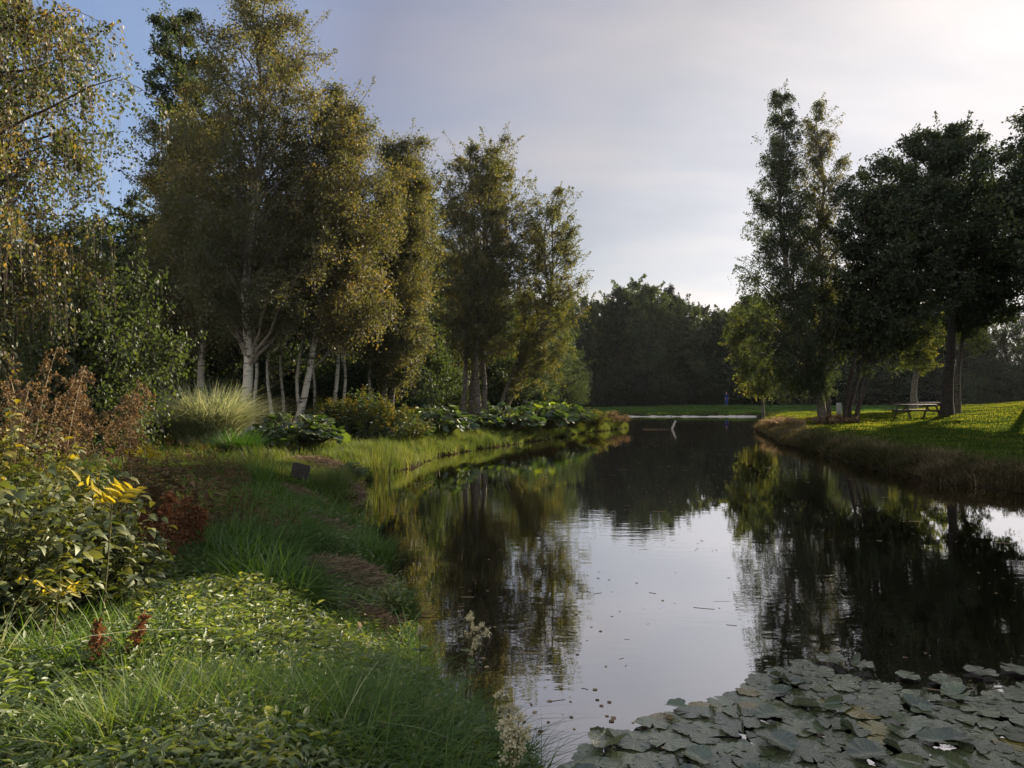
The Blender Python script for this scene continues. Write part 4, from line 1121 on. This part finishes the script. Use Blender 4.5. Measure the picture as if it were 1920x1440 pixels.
# meadowsweet
def meadowsweet(label, x, y, z, heads, group=None):
    z0 = min(z_at(x, y), .5); z0 = max(z0, -.2)
    root = empty('meadowsweet', (x, y, z0)); tag(root, label, 'flower', group)
    h = z - z0
    st, fl = MB(), MB()
    for (ox, oz, r, n, m0) in heads:
        P = bez(np.array([[0, 0, 0.]]), np.array([[ox * .3, 0, h * .6]]), np.array([[ox, 0, h + oz]]), 7)
        v, f = tubes(P, np.linspace(.005, .0025, 7)[None], 5); st.add(v, f)
        c = P[0, -1]
        k = max(5, n // 40)
        sub = c + rng.normal(size=(k, 3)) * r * np.array([.75, .75, 1.0])
        v, f = tubes(bez(np.repeat(P[0, -2][None], k, 0), (sub + P[0, -2]) / 2, sub, 4), np.full((k, 4), .0012), 3); st.add(v, f)
        pk = rng.integers(0, k, n)
        Lp = sub[pk] + rng.normal(size=(n, 3)) * r * .30
        v, f, m_ = scatter(LEAF4, Lp, rnd_dir(n), rnd_dir(n), rng.uniform(.008, .017, n)); fl.add(v, f, np.repeat(np.clip(rng.uniform(m0, 1, n), 0, 1), m_))
    # a few leaves on the stalk
    st.build('stem', M['stalk'], root)
    s = rng.uniform(.15, .8, (1, 14)); Lp = along(P, s)[0]; a = rng.uniform(0, 6.28, 14)
    v, f, m_ = scatter(LEAFB, Lp, np.stack([np.cos(a), np.sin(a), np.zeros(14)], -1), np.tile([0, 0, 1.0], (14, 1)), rng.uniform(.05, .1, 14))
    lf = MB(); lf.add(v, f, .4); lf.build('foliage', M['nettle'], root)
    fl.build('blossom', M['flower'], root)
meadowsweet('cream meadowsweet with two forked flower heads against the dark water', X(868, 4.7), 4.7, Z(1195, 4.7), [(.05, .12, .020, 200, .2), (.13, .03, .026, 240, .2), (.07, -.03, .028, 240, .0), (.06, .05, .020, 160, .2)])
meadowsweet('two small cream meadowsweet heads above the big cream cluster', X(930, 3.7), 3.7, Z(1320, 3.7), [(.02, .05, .013, 120, .2), (.07, .0, .016, 140, .2), (.02, -.03, .014, 80, .0)])
meadowsweet('large cream meadowsweet cluster at the bottom beside the water', X(955, 3.2), 3.2, Z(1372, 3.2), [(.02, .0, .034, 420, .1), (.035, -.05, .038, 420, .0), (0, .04, .018, 200, .3), (.04, .02, .022, 200, .2)])
meadowsweet('single small white flower head in the herbs left of the forked meadowsweet', X(788, 5.0), 5.0, Z(1180, 5.0), [(.0, .0, .018, 150, .3)])

# ------------------------------------------------------------------ water lilies
m, t, o = new_mat('lily pad')
b = t.nodes.new('ShaderNodeBsdfPrincipled'); b.inputs['Roughness'].default_value = .24; b.inputs['IOR'].default_value = 1.85
tcn = t.nodes.new('ShaderNodeTexCoord'); oi = t.nodes.new('ShaderNodeObjectInfo')
n = t.nodes.new('ShaderNodeTexNoise'); n.inputs['Scale'].default_value = 14; n.inputs['Detail'].default_value = 5
t.links.new(tcn.outputs['Object'], n.inputs['Vector'])
r = ramp(t, [(.28, (.05, .06, .03)), (.55, (.09, .11, .05)), (.68, (.13, .12, .055)), (.76, (.10, .06, .03))])
t.links.new(n.outputs['Fac'], r.inputs[0])
# paler veins fanning out from the middle
gr = t.nodes.new('ShaderNodeTexGradient'); gr.gradient_type = 'RADIAL'
t.links.new(tcn.outputs['Object'], gr.inputs[0])
vm = t.nodes.new('ShaderNodeMath'); vm.operation = 'MULTIPLY'; vm.inputs[1].default_value = 15
t.links.new(gr.outputs['Fac'], vm.inputs[0])
vp = t.nodes.new('ShaderNodeMath'); vp.operation = 'PINGPONG'; vp.inputs[1].default_value = .5
t.links.new(vm.outputs[0], vp.inputs[0])
vv = t.nodes.new('ShaderNodeMapRange'); vv.inputs['From Min'].default_value = .0; vv.inputs['From Max'].default_value = .10
vv.inputs['To Min'].default_value = .55; vv.inputs['To Max'].default_value = 0
t.links.new(vp.outputs[0], vv.inputs['Value'])
vx = t.nodes.new('ShaderNodeMixRGB'); vx.inputs[2].default_value = (.20, .22, .12, 1)
t.links.new(vv.outputs[0], vx.inputs[0]); t.links.new(r.outputs[0], vx.inputs[1]); r = vx
hs = t.nodes.new('ShaderNodeHueSaturation')
mrr = t.nodes.new('ShaderNodeMapRange'); mrr.inputs['To Min'].default_value = .6; mrr.inputs['To Max'].default_value = 1.35
t.links.new(oi.outputs['Random'], mrr.inputs['Value']); t.links.new(mrr.outputs[0], hs.inputs['Value'])
rb = ramp(t, [(0, (1, 1, 1)), (.86, (1, 1, 1)), (.9, (1.5, 1.1, .5)), (1, (1.2, .7, .45))])
t.links.new(oi.outputs['Random'], rb.inputs[0])
rx_ = t.nodes.new('ShaderNodeMixRGB'); rx_.blend_type = 'MULTIPLY'; rx_.inputs[0].default_value = 1
t.links.new(r.outputs[0], rx_.inputs[1]); t.links.new(rb.outputs[0], rx_.inputs[2])
t.links.new(rx_.outputs[0], hs.inputs['Color']); t.links.new(hs.outputs[0], b.inputs['Base Color'])
bp = t.nodes.new('ShaderNodeBump'); bp.inputs['Strength'].default_value = .25; bp.inputs['Distance'].default_value = .01
t.links.new(n.outputs['Fac'], bp.inputs['Height']); t.links.new(bp.outputs[0], b.inputs['Normal'])
t.links.new(b.outputs[0], o.inputs[0])
M['pad'] = m

def pad_mesh(kind, seed):
    """heart shaped floating leaf about 1 m across (scaled down on placing)"""
    r_ = np.random.default_rng(seed)
    seg, rings = 46, 6
    notch = .10 + .08 * r_.random()
    a = np.linspace(notch, 2 * np.pi - notch, seg)
    V = []; 
    ph = r_.uniform(0, 6.28, 3); edge_n = r_.normal(size=seg)
    for j in range(rings + 1):
        q = j / rings
        rad_ = q * .5 * (1 + .07 * np.sin(2 * a + ph[0]) + .05 * np.sin(5 * a + ph[1]) + .03 * np.sin(9 * a + ph[2]) + .028 * edge_n)
        x = rad_ * np.cos(a) + .04 * (1 - q); y = rad_ * np.sin(a) * 1.06
        z = .007 * np.cos(a * 10 + ph[2]) * q + .013 * np.sin(3 * a + ph[1]) * q * q + .010 * np.sin(7 * a + ph[0]) * q ** 3
        if kind == 'curl':
            c = np.clip(x * math.cos(ph[0]) + y * math.sin(ph[0]) - .16, 0, 1)
            z = z + .9 * c; 
            x = x - c * 1.0 * math.cos(ph[0]); y = y - c * 1.0 * math.sin(ph[0])
        elif kind == 'fold':
            c = np.abs(x * math.sin(ph[0]) - y * math.cos(ph[0]))
            z = z + .55 * np.clip(c - .08, 0, 1) * .7 + .03
        elif kind == 'cup':
            z = z + .25 * (q ** 2) * (1 + .6 * np.sin(a + ph[0])) * .7 + .03
        V.append(np.stack([x, y, z], -1))
    V = np.array(V)
    idx = np.arange((rings + 1) * seg).reshape(rings + 1, seg)
    Fq = np.stack([idx[:-1, :-1], idx[1:, :-1], idx[1:, 1:], idx[:-1, 1:]], -1).reshape(-1, 4)
    mb = MB(); mb.add(V.reshape(-1, 3), Fq, .5)
    return mb.mesh('lily_pad', M['pad'], True)
flat_m = [pad_mesh('flat', i) for i in range(9)]
curl_m = [pad_mesh('curl', 10 + i) for i in range(3)]
fold_m = [pad_mesh('fold', 20 + i) for i in range(2)]
cup_m = [pad_mesh('cup', 30 + i) for i in range(2)]
edge = [(1000, 1460), (1080, 1420), (1120, 1378), (1200, 1362), (1250, 1330), (1330, 1312), (1390, 1280), (1450, 1258), (1540, 1250), (1640, 1272), (1720, 1298), (1800, 1305), (1920, 1285), (2100, 1250), (2300, 1240)]
ex = np.array([e[0] for e in edge]); ey = np.array([e[1] for e in edge])
placed = []
tries = 0
TD = rng.uniform(4.2, 6.7, 20000); TX = rng.uniform(.1, 4.9, 20000); TP_ = pond_d(TX, TD)
while tries < 20000 and len(placed) < 290:
    D, x, pdv = TD[tries], TX[tries], TP_[tries]
    tries += 1
    px = 960 + F * x / D; py = HY + F * EYE / D
    if py < np.interp(px, ex, ey) + 8 or px > 1975: continue
    if pdv > -.15: continue
    R = .068 + .06 * rng.beta(1.6, 1.8)
    if any((x - q[0]) ** 2 + (D - q[1]) ** 2 < ((R + q[2]) * .52) ** 2 for q in placed): continue
    placed.append((x, D, R))
for (px, py, R) in [(1555, 1240, .12), (1610, 1252, .10), (1770, 1278, .12), (1835, 1262, .11), (1905, 1258, .12), (1500, 1244, .09), (1700, 1268, .09)]:
    D = EYE * F / (py - HY); placed.append((X(px, D), D, R))
for i, (x, D, R) in enumerate(placed):
    u = rng.uniform()
    if u < .85: me, lab, g = flat_m[i % 9], 'water lily pad floating flat on the water', 'flat water lily pads'
    elif u < .92: me, lab, g = curl_m[i % 3], 'water lily pad with one side curled up', 'curled water lily pads'
    elif u < .97: me, lab, g = fold_m[i % 2], 'water lily pad folded up along its middle', 'folded water lily pads'
    else: me, lab, g = cup_m[i % 2], 'water lily pad raised above the water like a shallow bowl', 'raised water lily pads'
    o_ = bpy.data.objects.new('lily_pad', me); COL.objects.link(o_)
    o_.location = (x, D, .012 + .018 * rng.random() + (.02 if u > .8 else 0))
    o_.rotation_euler = (rng.normal(0, .025), rng.normal(0, .025), rng.uniform(0, 6.28))
    s = 2 * R; o_.scale = (s, s, s)
    tag(o_, lab, 'lily pad', g)

# floating debris
n = 150
x = rng.uniform(-1, 13, n * 6); y = 4.6 + 36 * rng.uniform(0, 1, n * 6) ** 1.6
k = (pond_d(x, y) < -.25) & (vnoise(x * .5, y * .35, 77) > .60)
x, y = x[k][:n * 2], y[k][:n * 2]
nn = len(x)
P = np.stack([x, y, np.full(nn, .0015)], -1)
th = rng.normal(0, .6, nn)
d = np.stack([np.cos(th), np.sin(th), np.zeros(nn)], -1)
l = rng.uniform(.03, .22, nn) * rng.choice([.25, .35, .6, 1.2], nn)
mid = P + rng.normal(0, .015, (nn, 3)) * np.array([1, 1, 0])
mb = MB(); v, f = tubes(bez(P - d * l[:, None] / 2, mid, P + d * l[:, None] / 2, 4), np.repeat(rng.uniform(.001, .003, nn)[:, None], 4, 1), 4)
mb.add(v, f, np.repeat(rng.uniform(.1, 1, nn), 16))
nf = 600
xx = rng.uniform(-.4, 9, nf * 4); yy = 4.4 + 20 * rng.uniform(0, 1, nf * 4) ** 2
k = (pond_d(xx, yy) < -.1) & (vnoise(xx * .7, yy * .5, 78) > .55); xx, yy = xx[k][:nf], yy[k][:nf]; nf = len(xx)
a = rng.uniform(0, 6.28, nf)
v, f, m_ = scatter(LEAF4, np.stack([xx, yy, np.full(nf, .003)], -1), np.stack([np.cos(a), np.sin(a), np.zeros(nf)], -1), np.tile([0, 0, 1.0], (nf, 1)), rng.uniform(.015, .06, nf))
mb.add(v, f, np.repeat(rng.uniform(0, 1, nf), m_))
tag(mb.build('floating_debris', M['straw']), 'bits of straw, twigs and leaves floating on the pond', 'debris', None, 'stuff')

# ------------------------------------------------------------------ small objects
def box(mb, c, s, rx=0, ry=0, rz=0, bev=0.0):
    c = np.array(c, float); hx, hy, hz = np.array(s) / 2
    v = np.array([(x, y, z) for x in (-hx, hx) for y in (-hy, hy) for z in (-hz, hz)])
    def rot(v, ax, a):
        ca, sa = math.cos(a), math.sin(a); i, j = [(1, 2), (2, 0), (0, 1)][ax]
        w_ = v.copy(); w_[:, i] = ca * v[:, i] - sa * v[:, j]; w_[:, j] = sa * v[:, i] + ca * v[:, j]; return w_
    v = rot(rot(rot(v, 0, rx), 1, ry), 2, rz) + c
    mb.add(v, [(0, 1, 3, 2), (4, 6, 7, 5), (0, 4, 5, 1), (2, 3, 7, 6), (0, 2, 6, 4), (1, 5, 7, 3)])

def picnic_table(x, y, rz, label, L=2.4):
    root = empty('picnic_table', (x, y, z_at(x, y) + .0), rz); tag(root, label, 'picnic table')
    top = MB()
    for i in range(5): box(top, (0, -.30 + .15 * i, .745), (L, .14, .042))
    top.build('tabletop', M['wood'], root)
    for sg in (-1, 1):
        s_ = MB()
        for j in range(2): box(s_, (0, sg * (.66 + .13 * j - .04), .445), (L, .12, .042))
        s_.build('bench_seat', M['wood'], root)
    for ex_ in (-.36 * L, .36 * L):
        fr = MB(); box(fr, (ex_, 0, .40), (.045, 1.50, .09)); box(fr, (ex_, 0, .70), (.045, .70, .045)); fr.build('cross_beam', M['wood'], root)
        for sg in (-1, 1):
            lg = MB(); box(lg, (ex_ + .048, sg * .47, .36), (.045, .09, .84), rx=sg * .47); lg.build('leg', M['wood'], root)
        br = MB(); sgx = 1 if ex_ < 0 else -1
        box(br, (ex_ + sgx * .24, 0, .56), (.62, .08, .04), ry=-sgx * .62); br.build('brace', M['wood'], root)
    return root
picnic_table(X(1718, 42.5), 42.5, rad(12), 'dark wooden picnic table on the sunlit lawn left of the oak trunk', 2.6)
picnic_table(X(1742, 68), 68, rad(-8), 'distant picnic table in the shade behind the nearer table', 2.0)

sl = MB(); box(sl, (0, 0, .13), (.36, .10, .34), rx=-.45, ry=.28, rz=.5)
o_ = sl.build('slab', M['slab']); x_, y_ = X(564, 16.2), 16.2
o_.location = (x_, y_, z_at(x_, y_)); tag(o_, 'dark square slab tilted in the grass on the left bank', 'slab')
bv = o_.modifiers.new('bevel', 'BEVEL'); bv.width = .012; bv.segments = 2

# pale ledge along the far bank
lg = MB(); n = 60
xx = np.linspace(10.6, 22.5, n)
rows = []
for zz_, yo in ((-.1, 0), (.06, 0), (.08, .05), (.07, .3), (-.1, .35)):
    rows.append(np.stack([xx, np.full(n, 70.2) + yo + .25 * vnoise(xx * 1.3, 0 * xx, 5) + .1 * vnoise(xx * 4.3, 0 * xx, 7), zz_ + (.09 * vnoise(xx * 2.1, 0 * xx + 3, 6) - .05 if zz_ > 0 else 0 * xx)], -1))
V = np.array(rows); idx = np.arange(5 * n).reshape(5, n)
lg.add(V.reshape(-1, 3), np.stack([idx[:-1, :-1], idx[:-1, 1:], idx[1:, 1:], idx[1:, :-1]], -1).reshape(-1, 4))
tag(lg.build('ledge', M['pale_wood'], smooth=False), 'long low pale ledge at the water line of the far bank', 'ledge')

# broken branch and posts in the water
rt = empty('snag', (X(1260, 46.5), 46.5, 0)); tag(rt, 'bleached broken branch and thin posts sticking out of the water near the left bank tip', 'branch')
for nm, p0, p1, r in (('branch', (0, 0, .02), (.22, 0, .5), .075), ('post', (-.02, .05, -.3), (-.03, .05, .78), .025), ('post', (.18, -.03, -.3), (.2, -.03, .72), .025)):
    mb = MB(); p0, p1 = np.array(p0), np.array(p1)
    v, f = tubes(np.stack([p0 + (p1 - p0) * s for s in np.linspace(0, 1, 6)])[None] + rng.normal(0, .008, (1, 6, 3)), np.linspace(r, r * .75, 6)[None], 7)
    mb.add(v, f); mb.build(nm, M['pale_wood' if nm == 'branch' else 'wood'], rt, smooth=True)
mb = MB(); P = np.stack([np.linspace(X(1206, 46), X(1255, 46), 9), np.full(9, 46.0), np.full(9, .03)], -1)[None] + rng.normal(0, .02, (1, 9, 3)) * np.array([1, 1, .3])
v, f = tubes(P, np.linspace(.025, .015, 9)[None], 6); mb.add(v, f)
tag(mb.build('floating_pole', M['straw'], smooth=True), 'pale pole floating on the water left of the broken branch', 'pole')

# small white panel behind the bush
mb = MB(); box(mb, (0, 0, .6), (.26, .05, .75)); o_ = mb.build('panel', M['white']); 
x_, y_ = X(1573, 43), 43; 
rt = empty('white_sign', (x_, y_, z_at(x_, y_))); tag(rt, 'small white panel half hidden behind the many stemmed bush', 'sign'); o_.parent = rt
for sx in (-.08, .08):
    mb = MB(); box(mb, (sx, .05, .3), (.05, .05, .7)); mb.build('post', M['wood'], rt)

# ------------------------------------------------------------------ person on the far bank
def skin_obj(name, pts, edges, radii, mat, parent, sub=2, root_i=0):
    me = bpy.data.meshes.new(name); me.from_pydata(pts, edges, []); me.update()
    o_ = bpy.data.objects.new(name, me); COL.objects.link(o_); o_.parent = parent
    sk = o_.modifiers.new('skin', 'SKIN'); sk.use_smooth_shade = True
    for i, v in enumerate(me.skin_vertices[0].data):
        v.radius = radii[i] if isinstance(radii[i], tuple) else (radii[i], radii[i]); v.use_root = (i == root_i)
    ss = o_.modifiers.new('sub', 'SUBSURF'); ss.levels = sub; ss.render_levels = sub
    me.materials.append(M[mat])
    return o_
def person(x, y, rz):
    rt = empty('person', (x, y, z_at(x, y)), rz)
    tag(rt, 'person in a dark blue jacket and blue trousers standing on the far bank', 'person')
    J = [(0, 0, .93), (0, 0, 1.10), (0, .01, 1.32), (0, 0, 1.46), (0, -.01, 1.55), (0, -.015, 1.66), (0, -.01, 1.74),
         (.10, 0, .90), (.11, -.01, .50), (.12, .02, .09), (.13, -.12, .04),
         (-.10, 0, .90), (-.11, -.01, .50), (-.12, .02, .09), (-.13, -.12, .04),
         (.19, .01, 1.40), (.24, .02, 1.14), (.22, -.10, .93), (.215, -.14, .86),
         (-.19, .01, 1.40), (-.24, .02, 1.14), (-.22, -.10, .93), (-.215, -.14, .86)]
    E = [(0, 1), (1, 2), (2, 3), (3, 4), (4, 5), (5, 6), (0, 7), (7, 8), (8, 9), (9, 10), (0, 11), (11, 12), (12, 13), (13, 14), (3, 15), (15, 16), (16, 17), (17, 18), (3, 19), (19, 20), (20, 21), (21, 22)]
    R = [(.14, .10), (.13, .10), (.15, .11), (.08, .07), .05, (.078, .095), (.06, .075), .085, .058, .04, .035, .085, .058, .04, .035, .055, .043, .032, .03, .055, .043, .032, .03]
    # fingers and thumbs as short chains rooted in the palms
    for s in (1, -1):
        palm = 18 if s == 1 else 22
        bx0, by0, bz0 = J[palm]
        for k in range(5):
            if k < 4:
                a = (bx0, by0 - .03 + .02 * k, bz0 - .05); c = (bx0 - s * .005, by0 - .035 + .02 * k, bz0 - .085 + .006 * abs(k - 1.4))
            else:
                a = (bx0 - s * .01, by0 - .045, bz0 - .005); c = (bx0 - s * .015, by0 - .065, bz0 - .04)
            i0 = len(J); J += [a, c]; E += [(palm, i0), (i0, i0 + 1)]; R += [.010, .008]
    skin_obj('body', J, E, R, 'skin', rt)
    T = [(0, 0, .98), (.10, 0, .90), (.11, -.01, .50), (.12, .02, .10), (-.10, 0, .90), (-.11, -.01, .50), (-.12, .02, .10)]
    skin_obj('trousers', T, [(0, 1), (1, 2), (2, 3), (0, 4), (4, 5), (5, 6)], [(.155, .115), .10, .075, .062, .10, .075, .062], 'jeans', rt)
    K = [(0, 0, .90), (0, 0, 1.10), (0, .01, 1.33), (0, 0, 1.47), (.19, .01, 1.41), (.24, .02, 1.14), (.22, -.09, .95), (-.19, .01, 1.41), (-.24, .02, 1.14), (-.22, -.09, .95)]
    skin_obj('jacket', K, [(0, 1), (1, 2), (2, 3), (3, 4), (4, 5), (5, 6), (3, 7), (7, 8), (8, 9)], [(.175, .135), (.165, .13), (.175, .135), (.075, .075), .075, .06, .048, .075, .06, .048], 'jacket', rt)
    H_ = [(0, .02, 1.70), (0, .03, 1.765), (0, .05, 1.68)]
    skin_obj('hair', H_, [(0, 1), (0, 2)], [(.085, .085), (.06, .07), (.07, .06)], 'hair', rt)
    mb = MB()
    for sx in (-.03, .03): box(mb, (sx, -.112, 1.665), (.022, .01, .010))
    box(mb, (0, -.112, 1.605), (.05, .01, .010)); mb.build('face_features', M['hair'], rt)
    for sx in (-.125, .125):
        mb = MB(); box(mb, (sx, -.05, .035), (.10, .27, .085)); sh_ = mb.build('shoe', M['hair'], rt)
        bv = sh_.modifiers.new('bevel', 'BEVEL'); bv.width = .03; bv.segments = 3
    return rt
person(X(1362, 96), 96, rad(10))
# ------------------------------------------------------------------ haze
hz = MB(); box(hz, (0, 400, 8.0), (1600, 1100, 20.0))
m, t, o = new_mat('haze')
pv = t.nodes.new('ShaderNodeVolumePrincipled')
pv.inputs['Color'].default_value = (.9, .93, 1.0, 1)
pv.inputs['Density'].default_value = .00008
pv.inputs['Anisotropy'].default_value = .3
t.links.new(pv.outputs[0], o.inputs['Volume'])
M['haze'] = m
if HAZE: tag(hz.build('haze', M['haze']), 'thin autumn haze over the pond', None, None, 'stuff')
